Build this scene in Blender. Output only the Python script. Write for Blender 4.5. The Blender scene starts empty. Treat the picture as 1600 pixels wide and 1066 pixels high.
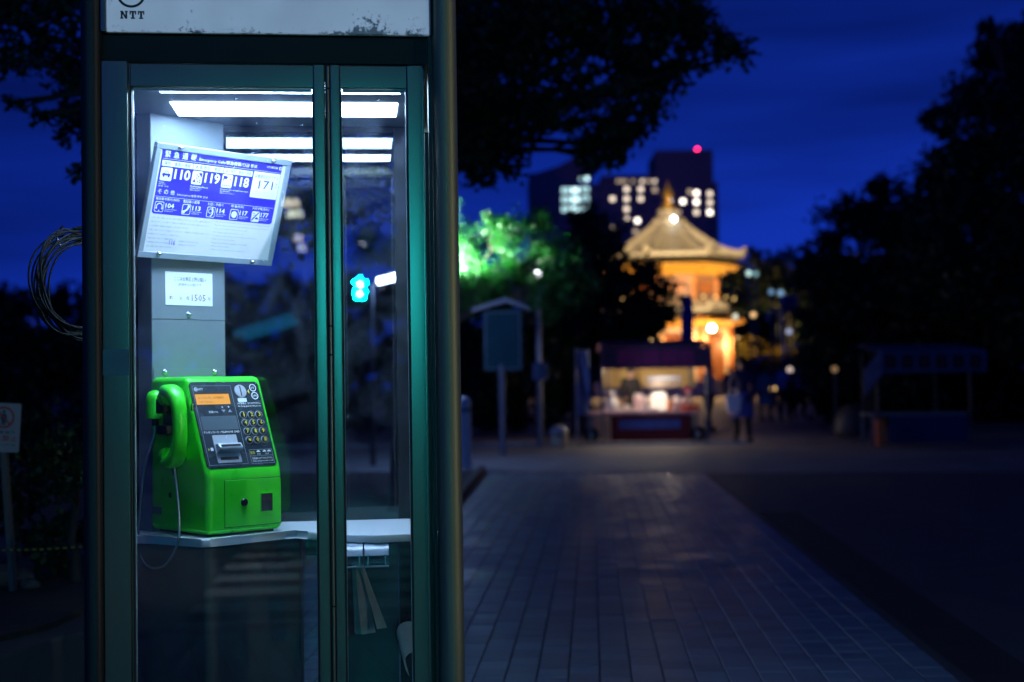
import bpy, bmesh, math, random
import numpy as np
from mathutils import Vector, Matrix

random.seed(7)
RNG = np.random.default_rng(11)
SC = bpy.context.scene
COL = SC.collection
R = math.radians

# ------------------------------------------------------------------ camera
CAM_H = 1.19
FPX = 2222.0                      # 50 mm lens, in pixels of the 1600 px wide photograph
PITCH = math.atan(67 / FPX)
ROLL = R(0.86)
fwd = Vector((0, math.cos(PITCH), math.sin(PITCH)))
rt0 = Vector((1, 0, 0))
up0 = rt0.cross(fwd)
rt = math.cos(ROLL) * rt0 - math.sin(ROLL) * up0
upv = rt.cross(fwd)
cam_data = bpy.data.cameras.new('camera')
cam = bpy.data.objects.new('camera', cam_data)
COL.objects.link(cam)
cam.matrix_world = Matrix(((rt.x, upv.x, -fwd.x, 0), (rt.y, upv.y, -fwd.y, 0), (rt.z, upv.z, -fwd.z, CAM_H), (0, 0, 0, 1)))
cam_data.lens = 50
cam_data.sensor_width = 36
cam_data.clip_start = 0.05
cam_data.clip_end = 4000
cam_data.dof.use_dof = True
cam_data.dof.focus_distance = 4.0
cam_data.dof.aperture_fstop = 2.25
SC.camera = cam


def at(px, py, Y):
    """the point of the place seen at pixel (px, py) of the photograph, Y metres away"""
    d = fwd + rt * ((px - 800) / FPX) + upv * ((533 - py) / FPX)
    return Vector((0, 0, CAM_H)) + d * (Y / d.y)


def at_z(px, py, z):
    d = fwd + rt * ((px - 800) / FPX) + upv * ((533 - py) / FPX)
    return Vector((0, 0, CAM_H)) + d * ((z - CAM_H) / d.z)


# ------------------------------------------------------------------ sky, exposure
world = bpy.data.worlds.new('World')
SC.world = world
world.use_nodes = True
wn, wl = world.node_tree.nodes, world.node_tree.links
wn.clear()
w_out = wn.new('ShaderNodeOutputWorld')
w_bg = wn.new('ShaderNodeBackground')
w_sky = wn.new('ShaderNodeTexSky')
w_sky.sky_type = 'NISHITA'
w_sky.sun_disc = False
w_sky.sun_elevation = R(7.0)
w_sky.sun_rotation = R(200)
w_sky.altitude = 0
w_sky.air_density = 1.0
w_sky.dust_density = 0.4
w_sky.ozone_density = 6.0
w_bw = wn.new('ShaderNodeRGBToBW')
w_tint = wn.new('ShaderNodeMix'); w_tint.data_type = 'RGBA'; w_tint.blend_type = 'MULTIPLY'
w_tint.inputs[0].default_value = 1.0
w_tint.inputs[7].default_value = (0.013, 0.075, 1.0, 1)
SKY_GAIN = 0.54
# thin dusk cloud streaks
w_tc = wn.new('ShaderNodeTexCoord')
w_map = wn.new('ShaderNodeMapping'); w_map.inputs['Scale'].default_value = (1.3, 1.3, 11.0)
w_map.inputs['Rotation'].default_value = (0, R(5), 0)
w_noise = wn.new('ShaderNodeTexNoise'); w_noise.inputs['Scale'].default_value = 1.6; w_noise.inputs['Detail'].default_value = 3
w_ramp = wn.new('ShaderNodeMapRange')
w_ramp.inputs['From Min'].default_value = 0.38; w_ramp.inputs['From Max'].default_value = 0.70
w_ramp.inputs['To Min'].default_value = 0.72; w_ramp.inputs['To Max'].default_value = 1.7
w_mul = wn.new('ShaderNodeMix'); w_mul.data_type = 'RGBA'; w_mul.blend_type = 'MULTIPLY'; w_mul.inputs[0].default_value = 1.0
wl.new(w_tc.outputs['Generated'], w_map.inputs['Vector'])
wl.new(w_map.outputs['Vector'], w_noise.inputs['Vector'])
wl.new(w_noise.outputs['Fac'], w_ramp.inputs['Value'])
wl.new(w_sky.outputs['Color'], w_bw.inputs['Color'])
w_pow = wn.new('ShaderNodeMath'); w_pow.operation = 'POWER'; w_pow.inputs[1].default_value = 1.75
w_gain = wn.new('ShaderNodeMath'); w_gain.operation = 'MULTIPLY'; w_gain.inputs[1].default_value = SKY_GAIN
wl.new(w_bw.outputs['Val'], w_pow.inputs[0]); wl.new(w_pow.outputs[0], w_gain.inputs[0])
wl.new(w_gain.outputs[0], w_tint.inputs[6])
wl.new(w_tint.outputs[2], w_mul.inputs[6])
wl.new(w_ramp.outputs['Result'], w_mul.inputs[7])
wl.new(w_mul.outputs[2], w_bg.inputs['Color'])
w_bg.inputs['Strength'].default_value = 0.13
wl.new(w_bg.outputs['Background'], w_out.inputs['Surface'])

SC.view_settings.view_transform = 'Standard'
SC.view_settings.look = 'None'
SC.view_settings.exposure = 0
SC.view_settings.gamma = 1
SC.view_settings.use_curve_mapping = False
try:
    SC.cycles.use_denoising = True
    SC.cycles.transparent_max_bounces = 24
    SC.cycles.max_bounces = 10
    SC.cycles.sample_clamp_indirect = 6
    SC.cycles.caustics_reflective = False
    SC.cycles.caustics_refractive = False
except Exception:
    pass


# ------------------------------------------------------------------ materials
def new_mat(name):
    m = bpy.data.materials.new(name)
    m.use_nodes = True
    return m, m.node_tree.nodes, m.node_tree.links, m.node_tree.nodes['Principled BSDF']


def mat(name, col, rough=0.5, metal=0.0, var=0.0, scale=8.0, bump=0.0, rvar=0.0, spec=0.5, stretch=(1, 1, 1), per_obj=0.0, per_island=0.0, trans=0.0, coat=0.0):
    m, n, l, p = new_mat(name)
    p.inputs['Base Color'].default_value = (*col, 1)
    p.inputs['Roughness'].default_value = rough
    p.inputs['Metallic'].default_value = metal
    p.inputs['Specular IOR Level'].default_value = spec
    p.inputs['Coat Weight'].default_value = coat
    src = None
    if var or bump or rvar:
        tc = n.new('ShaderNodeTexCoord')
        mp = n.new('ShaderNodeMapping'); mp.inputs['Scale'].default_value = stretch
        nz = n.new('ShaderNodeTexNoise'); nz.inputs['Scale'].default_value = scale; nz.inputs['Detail'].default_value = 5
        l.new(tc.outputs['Object'], mp.inputs['Vector']); l.new(mp.outputs['Vector'], nz.inputs['Vector'])
        if var:
            mr = n.new('ShaderNodeMapRange')
            mr.inputs['From Min'].default_value = 0.3; mr.inputs['From Max'].default_value = 0.7
            mr.inputs['To Min'].default_value = 1 - var; mr.inputs['To Max'].default_value = 1 + var
            l.new(nz.outputs['Fac'], mr.inputs['Value'])
            src = mr.outputs['Result']
        if rvar:
            m2 = n.new('ShaderNodeMapRange')
            m2.inputs['From Min'].default_value = 0.3; m2.inputs['From Max'].default_value = 0.7
            m2.inputs['To Min'].default_value = max(0.02, rough - rvar); m2.inputs['To Max'].default_value = min(1, rough + rvar)
            l.new(nz.outputs['Fac'], m2.inputs['Value']); l.new(m2.outputs['Result'], p.inputs['Roughness'])
        if bump:
            b = n.new('ShaderNodeBump'); b.inputs['Strength'].default_value = bump; b.inputs['Distance'].default_value = 0.01
            l.new(nz.outputs['Fac'], b.inputs['Height']); l.new(b.outputs['Normal'], p.inputs['Normal'])
    for amount, node, out in ((per_obj, 'ShaderNodeObjectInfo', 'Random'), (per_island, 'ShaderNodeNewGeometry', 'Random Per Island')):
        if amount:
            oi = n.new(node)
            mr = n.new('ShaderNodeMapRange')
            mr.inputs['To Min'].default_value = 1 - amount; mr.inputs['To Max'].default_value = 1 + amount
            l.new(oi.outputs[out], mr.inputs['Value'])
            if src is None:
                src = mr.outputs['Result']
            else:
                mm = n.new('ShaderNodeMath'); mm.operation = 'MULTIPLY'
                l.new(src, mm.inputs[0]); l.new(mr.outputs['Result'], mm.inputs[1]); src = mm.outputs[0]
    if src is not None:
        mx = n.new('ShaderNodeMix'); mx.data_type = 'RGBA'; mx.blend_type = 'MULTIPLY'; mx.inputs[0].default_value = 1
        mx.inputs[6].default_value = (*col, 1); l.new(src, mx.inputs[7]); l.new(mx.outputs[2], p.inputs['Base Color'])
    if trans:
        t = n.new('ShaderNodeBsdfTranslucent')
        t.inputs['Color'].default_value = (col[0] * 1.3, col[1] * 1.6, col[2], 1)
        ms = n.new('ShaderNodeMixShader'); ms.inputs[0].default_value = trans
        l.new(p.outputs[0], ms.inputs[1]); l.new(t.outputs[0], ms.inputs[2])
        l.new(ms.outputs[0], n['Material Output'].inputs['Surface'])
    return m


def emit(name, col, strength, base=(0.05, 0.05, 0.05), rough=0.4):
    m, n, l, p = new_mat(name)
    p.inputs['Base Color'].default_value = (*base, 1)
    p.inputs['Roughness'].default_value = rough
    p.inputs['Emission Color'].default_value = (*col, 1)
    p.inputs['Emission Strength'].default_value = strength
    return m


def glass(name, tint=(0.93, 0.97, 0.97), dust=0.02, dust_scale=14.0, boost=1.0):
    """a thin window pane: Schlick reflection over a clear, slightly dusty sheet"""
    m, n, l, p = new_mat(name)
    n.remove(p)
    out = n['Material Output']
    ge = n.new('ShaderNodeNewGeometry')
    dt = n.new('ShaderNodeVectorMath'); dt.operation = 'DOT_PRODUCT'
    l.new(ge.outputs['Normal'], dt.inputs[0]); l.new(ge.outputs['Incoming'], dt.inputs[1])
    ab = n.new('ShaderNodeMath'); ab.operation = 'ABSOLUTE'; l.new(dt.outputs['Value'], ab.inputs[0])
    iv = n.new('ShaderNodeMath'); iv.operation = 'SUBTRACT'; iv.inputs[0].default_value = 1; l.new(ab.outputs[0], iv.inputs[1])
    pw = n.new('ShaderNodeMath'); pw.operation = 'POWER'; pw.inputs[1].default_value = 5; l.new(iv.outputs[0], pw.inputs[0])
    ml = n.new('ShaderNodeMath'); ml.operation = 'MULTIPLY_ADD'; ml.inputs[1].default_value = 1 - 0.043 * boost; ml.inputs[2].default_value = 0.043 * boost
    l.new(pw.outputs[0], ml.inputs[0])
    tr = n.new('ShaderNodeBsdfTransparent'); tr.inputs['Color'].default_value = (*tint, 1)
    gl = n.new('ShaderNodeBsdfGlossy'); gl.inputs['Roughness'].default_value = 0.0
    mx = n.new('ShaderNodeMixShader')
    l.new(ml.outputs[0], mx.inputs[0]); l.new(tr.outputs[0], mx.inputs[1]); l.new(gl.outputs[0], mx.inputs[2])
    last = mx
    if dust:
        tl = n.new('ShaderNodeBsdfTranslucent'); tl.inputs['Color'].default_value = (0.55, 0.68, 0.9, 1)
        tc = n.new('ShaderNodeTexCoord')
        n1 = n.new('ShaderNodeTexNoise'); n1.inputs['Scale'].default_value = dust_scale * 0.35; n1.inputs['Detail'].default_value = 6; n1.inputs['Distortion'].default_value = 2.5
        vo = n.new('ShaderNodeTexVoronoi'); vo.inputs['Scale'].default_value = dust_scale * 3.2
        l.new(tc.outputs['Object'], n1.inputs['Vector']); l.new(tc.outputs['Object'], vo.inputs['Vector'])
        r1 = n.new('ShaderNodeMapRange'); r1.inputs['From Min'].default_value = 0.42; r1.inputs['From Max'].default_value = 0.75
        r1.inputs['To Min'].default_value = dust * 0.12; r1.inputs['To Max'].default_value = dust * 1.7
        l.new(n1.outputs['Fac'], r1.inputs['Value'])
        r2 = n.new('ShaderNodeMapRange'); r2.inputs['From Min'].default_value = 0.02; r2.inputs['From Max'].default_value = 0.13
        r2.inputs['To Min'].default_value = dust * 14; r2.inputs['To Max'].default_value = 0.0
        l.new(vo.outputs['Distance'], r2.inputs['Value'])
        wh = n.new('ShaderNodeTexWhiteNoise'); l.new(vo.outputs['Position'], wh.inputs['Vector'])
        gt = n.new('ShaderNodeMath'); gt.operation = 'GREATER_THAN'; gt.inputs[1].default_value = 0.86; l.new(wh.outputs['Value'], gt.inputs[0])
        sp = n.new('ShaderNodeMath'); sp.operation = 'MULTIPLY'; l.new(r2.outputs['Result'], sp.inputs[0]); l.new(gt.outputs[0], sp.inputs[1])
        ad = n.new('ShaderNodeMath'); ad.operation = 'ADD'; l.new(r1.outputs['Result'], ad.inputs[0]); l.new(sp.outputs[0], ad.inputs[1])
        m2 = n.new('ShaderNodeMixShader')
        l.new(ad.outputs[0], m2.inputs[0]); l.new(mx.outputs[0], m2.inputs[1]); l.new(tl.outputs[0], m2.inputs[2])
        last = m2
    l.new(last.outputs[0], out.inputs['Surface'])
    return m


# ------------------------------------------------------------------ mesh helpers
class M:
    """collects shapes; build() links them as ONE mesh object"""
    def __init__(self, tf=None):
        self.bm = bmesh.new()
        self.tf = tf
        self.hard = False

    def _verts(self, pts):
        return [self.bm.verts.new(p) for p in pts]

    def box(self, x0, x1, y0, y1, z0, z1, bev=0.0, seg=2, mtx=None, only_z=False):
        v = self._verts([(x, y, z) for z in (z0, z1) for y in (y0, y1) for x in (x0, x1)])
        fs = [self.bm.faces.new([v[i] for i in f]) for f in ((0, 2, 3, 1), (4, 5, 7, 6), (0, 1, 5, 4), (2, 6, 7, 3), (0, 4, 6, 2), (1, 3, 7, 5))]
        if bev:
            es = {e for f in fs for e in f.edges}
            if only_z:
                es = {e for e in es if abs(e.verts[0].co.z - e.verts[1].co.z) > 1e-6}
            self.hard = True
            r = bmesh.ops.bevel(self.bm, geom=list(es), offset=bev, segments=seg, profile=0.5, affect='EDGES')
            v = list({w for f in r['faces'] for w in f.verts} | {w for f in fs if f.is_valid for w in f.verts})
        if mtx is not None:
            for w in v:
                w.co = mtx @ w.co
        return self

    def prism(self, poly, h0, h1, bev=0.0, seg=2, mtx=None):
        """polygon in the XY plane pulled from h0 to h1 along Z (then moved by mtx)"""
        a = self._verts([(p[0], p[1], h0) for p in poly]); b = self._verts([(p[0], p[1], h1) for p in poly])
        k = len(poly)
        fs = [self.bm.faces.new(a[::-1]), self.bm.faces.new(b)]
        for i in range(k):
            fs.append(self.bm.faces.new([a[i], a[(i + 1) % k], b[(i + 1) % k], b[i]]))
        v = a + b
        if bev:
            es = {e for f in fs for e in f.edges}
            self.hard = True
            r = bmesh.ops.bevel(self.bm, geom=list(es), offset=bev, segments=seg, profile=0.5, affect='EDGES')
            v = list({w for f in r['faces'] for w in f.verts} | {w for f in fs if f.is_valid for w in f.verts})
        if mtx is not None:
            for w in v:
                w.co = mtx @ w.co
        return self

    def tube(self, pts, r, n=8, caps=True):
        pts = [Vector(p) for p in pts]
        rs = r if isinstance(r, (list, tuple)) else [r] * len(pts)
        rings = []
        ref = None
        for i, p in enumerate(pts):
            t = (pts[min(i + 1, len(pts) - 1)] - pts[max(i - 1, 0)]).normalized()
            if ref is None:
                ref = t.orthogonal().normalized()
            ref = (ref - t * ref.dot(t)).normalized()
            bi = t.cross(ref)
            rings.append(self._verts([p + rs[i] * (ref * math.cos(2 * math.pi * k / n) + bi * math.sin(2 * math.pi * k / n)) for k in range(n)]))
        for a, b in zip(rings, rings[1:]):
            for k in range(n):
                self.bm.faces.new([a[k], a[(k + 1) % n], b[(k + 1) % n], b[k]])
        if caps:
            self.bm.faces.new(rings[0][::-1]); self.bm.faces.new(rings[-1])
        return self

    def lathe(self, prof, n=16, c=(0, 0, 0), phase=0.0, mtx=None, squash=(1, 1)):
        rings = []
        allv = []
        for r, z in prof:
            if r < 1e-6:
                v = self._verts([(c[0], c[1], c[2] + z)])
            else:
                v = self._verts([(c[0] + squash[0] * r * math.cos(phase + 2 * math.pi * k / n), c[1] + squash[1] * r * math.sin(phase + 2 * math.pi * k / n), c[2] + z) for k in range(n)])
            rings.append(v); allv += v
        for a, b in zip(rings, rings[1:]):
            for k in range(n):
                q = [a[k % len(a)], a[(k + 1) % len(a)], b[(k + 1) % len(b)], b[k % len(b)]]
                q = list(dict.fromkeys(q))
                if len(q) > 2:
                    try:
                        self.bm.faces.new(q)
                    except ValueError:
                        pass
        if len(rings[0]) > 2:
            self.bm.faces.new(rings[0][::-1])
        if len(rings[-1]) > 2:
            self.bm.faces.new(rings[-1])
        if mtx is not None:
            for w in allv:
                w.co = mtx @ w.co
        return self

    def ball(self, c, r, n=10, m=6, sq=(1, 1, 1)):
        prof = [(math.sin(math.pi * i / m) * r, -math.cos(math.pi * i / m) * r * sq[2]) for i in range(m + 1)]
        prof[0] = (0, prof[0][1]); prof[-1] = (0, prof[-1][1])
        return self.lathe(prof, n, c, squash=(sq[0], sq[1]))

    def face(self, pts):
        self.bm.faces.new(self._verts(pts)); return self

    def build(self, name, m, parent=None, smooth=40, mtx=None):
        bm = self.bm
        if self.tf is not None:
            bmesh.ops.transform(bm, matrix=self.tf, verts=bm.verts)
        bmesh.ops.recalc_face_normals(bm, faces=bm.faces)
        nrm = None
        if smooth and self.hard:           # area-weighted normals keep the large faces flat beside their bevels
            bm.normal_update()
            lim = math.cos(R(smooth)); nrm = []
            fa = {f: f.calc_area() for f in bm.faces}
            for f in bm.faces:
                for v in f.verts:
                    n = Vector((0, 0, 0))
                    for g in v.link_faces:
                        if g.normal.dot(f.normal) >= lim:
                            n += g.normal * fa[g]
                    nrm.append(n.normalized() if n.length > 0 else f.normal.copy())
        me = bpy.data.meshes.new(name)
        bm.to_mesh(me); bm.free()
        if smooth:
            me.shade_smooth()
            me.set_sharp_from_angle(angle=R(smooth))
            if nrm is not None and len(nrm) == len(me.loops):
                me.normals_split_custom_set(nrm)
        return link(name, me, m, parent, mtx)


def link(name, me, m, parent=None, mtx=None):
    if m is not None:
        me.materials.clear(); me.materials.append(m)
    o = bpy.data.objects.new(name, me)
    COL.objects.link(o)
    if parent is not None:
        o.parent = parent
    if mtx is not None:
        o.matrix_basis = mtx
    return o


def tag(o, label=None, cat=None, group=None, kind=None):
    if label: o['label'] = label
    if cat: o['category'] = cat
    if group: o['group'] = group
    if kind: o['kind'] = kind
    return o


def thing(name, label, cat, loc=(0, 0, 0), rz=0.0, group=None):
    o = bpy.data.objects.new(name, None)
    o.empty_display_size = 0.1
    COL.objects.link(o)
    o.location = loc; o.rotation_euler = (0, 0, rz)
    return tag(o, label, cat, group)


def kids(o):
    return [c for c in COL.objects if c.parent == o]


def dup(root, loc, rz, label=None):
    r = root.copy(); COL.objects.link(r); r.location = loc; r.rotation_euler = (0, 0, rz)
    if label: r['label'] = label
    for ch in kids(root):
        c = ch.copy(); COL.objects.link(c); c.parent = r
        for g in kids(ch):
            d = g.copy(); COL.objects.link(d); d.parent = c
    return r


# ------------------------------------------------------------------ lettering
_tc = bpy.data.curves.new('lettering_tool', 'FONT')
_to = bpy.data.objects.new('lettering_tool', _tc)
COL.objects.link(_to)


def text(mm, body, x, y, w=None, h=None, z=0.0, bold=0.0, res=1, mtx=None):
    """flat lettering put into M with its lower left corner at x, y and fitted to w by h"""
    _tc.body = body; _tc.resolution_u = res; _tc.offset = bold; _tc.size = 1
    dg = bpy.context.evaluated_depsgraph_get(); dg.update()
    ev = _to.evaluated_get(dg)
    me = ev.to_mesh()
    if len(me.vertices) == 0:
        ev.to_mesh_clear(); return
    co = np.empty(len(me.vertices) * 3); me.vertices.foreach_get('co', co); co = co.reshape(-1, 3)
    x0, y0 = co[:, 0].min(), co[:, 1].min(); dx, dy = np.ptp(co[:, 0]), max(np.ptp(co[:, 1]), 1e-6)
    if w is None: sx = sy = h / dy
    elif h is None: sx = sy = w / dx
    else: sx, sy = w / dx, h / dy
    vs = [mm.bm.verts.new((x + (c[0] - x0) * sx, y + (c[1] - y0) * sy, z)) for c in co]
    if mtx is not None:
        for v in vs: v.co = mtx @ v.co
    for p in me.polygons:
        try:
            mm.bm.faces.new([vs[i] for i in p.vertices])
        except ValueError:
            pass
    ev.to_mesh_clear()


def rrect(x0, x1, y0, y1, r, n=4):
    pts = []
    for cx, cy, a in ((x1 - r, y1 - r, 0), (x0 + r, y1 - r, 90), (x0 + r, y0 + r, 180), (x1 - r, y0 + r, 270)):
        for k in range(n + 1):
            t = R(a + 90 * k / n)
            pts.append((cx + r * math.cos(t), cy + r * math.sin(t)))
    return pts


def flat(mm, pts, z):
    mm.face([(p[0], p[1], z) for p in pts])


def disc(mm, cx, cy, r, z, n=20):
    flat(mm, [(cx + r * math.cos(2 * math.pi * k / n), cy + r * math.sin(2 * math.pi * k / n)) for k in range(n)], z)


def ring(mm, cx, cy, r0, r1, z, n=28, a0=0, a1=360):
    k = n
    p = [(math.cos(R(a0 + (a1 - a0) * i / k)), math.sin(R(a0 + (a1 - a0) * i / k))) for i in range(k + 1)]
    for (c0, s0), (c1, s1) in zip(p, p[1:]):
        mm.face([(cx + r0 * c0, cy + r0 * s0, z), (cx + r1 * c0, cy + r1 * s0, z), (cx + r1 * c1, cy + r1 * s1, z), (cx + r0 * c1, cy + r0 * s1, z)])


def frame2(mm, x0, x1, y0, y1, t, z):
    for a in ((x0, x1, y0, y0 + t), (x0, x1, y1 - t, y1), (x0, x0 + t, y0 + t, y1 - t), (x1 - t, x1, y0 + t, y1 - t)):
        flat(mm, [(a[0], a[2]), (a[1], a[2]), (a[1], a[3]), (a[0], a[3])], z)

# ------------------------------------------------------------------ shared materials
m_frame = mat('olive_metal', (0.17, 0.178, 0.145), rough=0.25, metal=0.6, var=0.05, scale=5, rvar=0.012, stretch=(1, 1, 0.15))
m_frame_dark = mat('dark_and_shaded_metal', (0.012, 0.013, 0.016), rough=0.5, var=0.2, scale=6)
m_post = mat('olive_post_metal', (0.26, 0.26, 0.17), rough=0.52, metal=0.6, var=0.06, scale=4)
m_rear = mat('dark_rear_frame', (0.007, 0.009, 0.012), spec=0.25, rough=0.5, var=0.15, scale=5)
m_rubber = mat('black_rubber', (0.01, 0.01, 0.011), rough=0.6)
m_alu = mat('bare_aluminium', (0.55, 0.57, 0.6), rough=0.3, metal=1.0)
m_grey = mat('grey_enamel_sheet', (0.17, 0.205, 0.24), rough=0.45, var=0.05, scale=4, bump=0.02)
m_grey_lt = mat('pale_grey_frame', (0.26, 0.30, 0.35), rough=0.42, var=0.04, scale=9)
m_ceiling = mat('booth_ceiling', (0.10, 0.11, 0.125), rough=0.6, var=0.1, scale=4)
m_steel = mat('polished_steel', (0.65, 0.66, 0.68), rough=0.18, metal=1.0)
m_white = mat('white_print', (0.8, 0.82, 0.84), rough=0.5)
m_shelf = mat('white_laminate', (0.62, 0.66, 0.72), rough=0.35, var=0.04, scale=6)
m_glass = glass('front_glass', dust=0.014)
m_glass_back = glass('rear_glass', dust=0.006, dust_scale=9, boost=1.6)
m_lamp = emit('booth_tube_light', (0.47, 0.69, 1.0), 31.0)
m_lamp_dim = emit('booth_front_light', (0.47, 0.69, 1.0), 54.0)
m_concrete = mat('concrete', (0.26, 0.26, 0.27), rough=0.85, var=0.25, scale=5, bump=0.3)
m_black = mat('black_plastic', (0.012, 0.012, 0.013), rough=0.4)


def sign_material():
    m, n, l, p = new_mat('backlit_sign_face')
    tc = n.new('ShaderNodeTexCoord')
    mp = n.new('ShaderNodeMapping'); l.new(tc.outputs['Object'], mp.inputs['Vector'])
    big = n.new('ShaderNodeTexNoise'); big.inputs['Scale'].default_value = 6; big.inputs['Detail'].default_value = 3
    fine = n.new('ShaderNodeTexNoise'); fine.inputs['Scale'].default_value = 70; fine.inputs['Detail'].default_value = 6; fine.inputs['Roughness'].default_value = 0.75
    l.new(mp.outputs['Vector'], big.inputs['Vector']); l.new(mp.outputs['Vector'], fine.inputs['Vector'])
    # patches where mould has settled: dense near the lower edge
    sx = n.new('ShaderNodeSeparateXYZ'); l.new(tc.outputs['Object'], sx.inputs[0])
    edge = n.new('ShaderNodeMapRange'); edge.inputs['From Min'].default_value = 2.105; edge.inputs['From Max'].default_value = 2.13
    edge.inputs['To Min'].default_value = 0.16; edge.inputs['To Max'].default_value = 0.0
    l.new(sx.outputs['Z'], edge.inputs['Value'])
    patch = n.new('ShaderNodeMapRange'); patch.inputs['From Min'].default_value = 0.45; patch.inputs['From Max'].default_value = 0.72
    patch.inputs['To Min'].default_value = 0.0; patch.inputs['To Max'].default_value = 0.24
    l.new(big.outputs['Fac'], patch.inputs['Value'])
    a = n.new('ShaderNodeMath'); a.operation = 'ADD'; l.new(edge.outputs[0], a.inputs[0]); l.new(patch.outputs[0], a.inputs[1])
    b = n.new('ShaderNodeMath'); b.operation = 'ADD'; l.new(a.outputs[0], b.inputs[0]); l.new(fine.outputs['Fac'], b.inputs[1])
    g = n.new('ShaderNodeMapRange'); g.inputs['From Min'].default_value = 0.70; g.inputs['From Max'].default_value = 0.78
    l.new(b.outputs[0], g.inputs['Value'])
    mx = n.new('ShaderNodeMix'); mx.data_type = 'RGBA'
    mx.inputs[6].default_value = (0.27, 0.42, 0.62, 1); mx.inputs[7].default_value = (0.02, 0.035, 0.06, 1)
    l.new(g.outputs[0], mx.inputs[0])
    soft = n.new('ShaderNodeMapRange'); soft.inputs['From Min'].default_value = 0.3; soft.inputs['From Max'].default_value = 0.7
    soft.inputs['To Min'].default_value = 0.85; soft.inputs['To Max'].default_value = 1.1
    l.new(big.outputs['Fac'], soft.inputs['Value'])
    m2 = n.new('ShaderNodeMix'); m2.data_type = 'RGBA'; m2.blend_type = 'MULTIPLY'; m2.inputs[0].default_value = 1
    l.new(mx.outputs[2], m2.inputs[6]); l.new(soft.outputs[0], m2.inputs[7])
    p.inputs['Base Color'].default_value = (0.3, 0.32, 0.34, 1)
    l.new(m2.outputs[2], p.inputs['Emission Color']); p.inputs['Emission Strength'].default_value = 0.58
    return m


m_sign = sign_material()

# ------------------------------------------------------------------ telephone booth
BX, BY, BA = -0.611, 3.67, R(6.3)
booth = thing('phone_booth', 'tall glazed telephone booth with olive metal frame, lit ceiling and backlit white sign on top', 'phone booth', (BX, BY, 0), BA)
B_TF = Matrix.Translation((BX, BY, 0)) @ Matrix.Rotation(BA, 4, 'Z')


def bw(u, v, z):
    return B_TF @ Vector((u, v, z))


TOP = 2.42
M().box(-0.482, 0.478, -0.03, 0.84, 0.0, 0.05, 0.006).build('plinth', m_concrete, booth)
M().box(-0.43, 0.43, 0.03, 0.79, 0.05, 0.06).build('floor', m_frame_dark, booth)
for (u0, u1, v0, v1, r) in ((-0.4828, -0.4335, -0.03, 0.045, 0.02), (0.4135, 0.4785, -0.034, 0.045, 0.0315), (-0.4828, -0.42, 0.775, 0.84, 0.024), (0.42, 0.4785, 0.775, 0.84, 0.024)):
    M().box(u0, u1, v0, v1, 0.05, TOP, r, 5, only_z=True).build('post', m_post if u0 > 0 else m_frame_dark, booth, smooth=50)  # left posts: shade put into a darker metal than the right ones
M().box(-0.4325, -0.3665, -0.012, 0.04, 0.05, 2.032, 0.003).build('jamb', m_frame, booth)
M().box(0.4035, 0.4125, 0.0, 0.05, 0.05, 2.105).build('jamb', m_frame_dark, booth)
M().box(0.3940, 0.4030, 0.036, 0.046, 0.05, 1.86).build('slot_filler', m_frame_dark, booth)  # black strip added to keep the slot dark
M().box(-0.4320, -0.3670, -0.0135, -0.0122, 1.227, 1.293).build('faded_sticker', mat('faded_sticker_film', (0.07, 0.15, 0.20), rough=0.4, var=0.08, scale=20), booth)
# black recess between the door and the sign
M().box(-0.4330, 0.4130, 0.012, 0.06, 2.035, 2.104).build('recess_panel', m_rear, booth)
# sign box with its lit face
sb = M().box(-0.4330, 0.4130, 0.0, 0.80, 2.106, TOP - 0.005).build('sign_box', m_frame, booth)
M().box(-0.4175, 0.4068, -0.012, -0.001, 2.1085, 2.40).build('sign_face', m_sign, sb)
for a in ((-0.4325, -0.4185, 2.106, TOP - 0.01), (0.4078, 0.4130, 2.106, TOP - 0.01)):
    M().box(a[0], a[1], -0.018, -0.001, a[2], a[3], 0.002).build('sign_frame', m_frame, sb)
m_print_dark = mat('dark_sign_print', (0.01, 0.015, 0.03), rough=0.6)
# slab-serif letters and the looped ring emblem, printed on the sign face
mm = M()
SX, SZ, LH, LW = -0.3835, 2.1398, 0.0205, 0.0165


def bars(mm, rects, x, z, w, h, y):
    for (a, b, c, d) in rects:
        mm.face([(x + a * w, y, z + c * h), (x + b * w, y, z + c * h), (x + b * w, y, z + d * h), (x + a * w, y, z + d * h)])


T_ = ((0, 1, 0.80, 1), (0, 0.19, 0.55, 0.8001), (0.81, 1, 0.55, 0.8001), (0.34, 0.66, 0.16, 0.8001), (0.18, 0.82, 0, 0.1601))
N_ = ((0, 0.42, 0, 0.16), (0.08, 0.32, 0.16, 0.84), (0, 0.30, 0.84, 1), (0.60, 1, 0.84, 1), (0.68, 0.92, 0, 0.84))
bars(mm, N_, SX, SZ, LW * 1.15, LH, -0.0126)
mm.face([(SX + q[0] * LW * 1.15, -0.0126, SZ + q[1] * LH) for q in ((0.1, 1), (0.36, 1), (0.9, 0), (0.66, 0))])
bars(mm, T_, SX + 0.0235, SZ, LW, LH, -0.0126)
bars(mm, T_, SX + 0.0440, SZ, LW, LH, -0.0126)
mm.build('lettering', m_print_dark, sb, smooth=0)
mm = M()
tfx = Matrix.Translation((0, -0.0126, 0)) @ Matrix.Rotation(R(90), 4, 'X')
mm.tf = tfx
ring(mm, -0.3560, 2.205, 0.0300, 0.0365, 0, 40)
ring(mm, -0.3560, 2.232, 0.0085, 0.0135, 0, 20)
mm.build('emblem', m_print_dark, sb, smooth=0)
M().box(-0.53, 0.53, -0.08, 0.89, TOP, TOP + 0.05, 0.012).build('roof', m_frame, booth)
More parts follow.
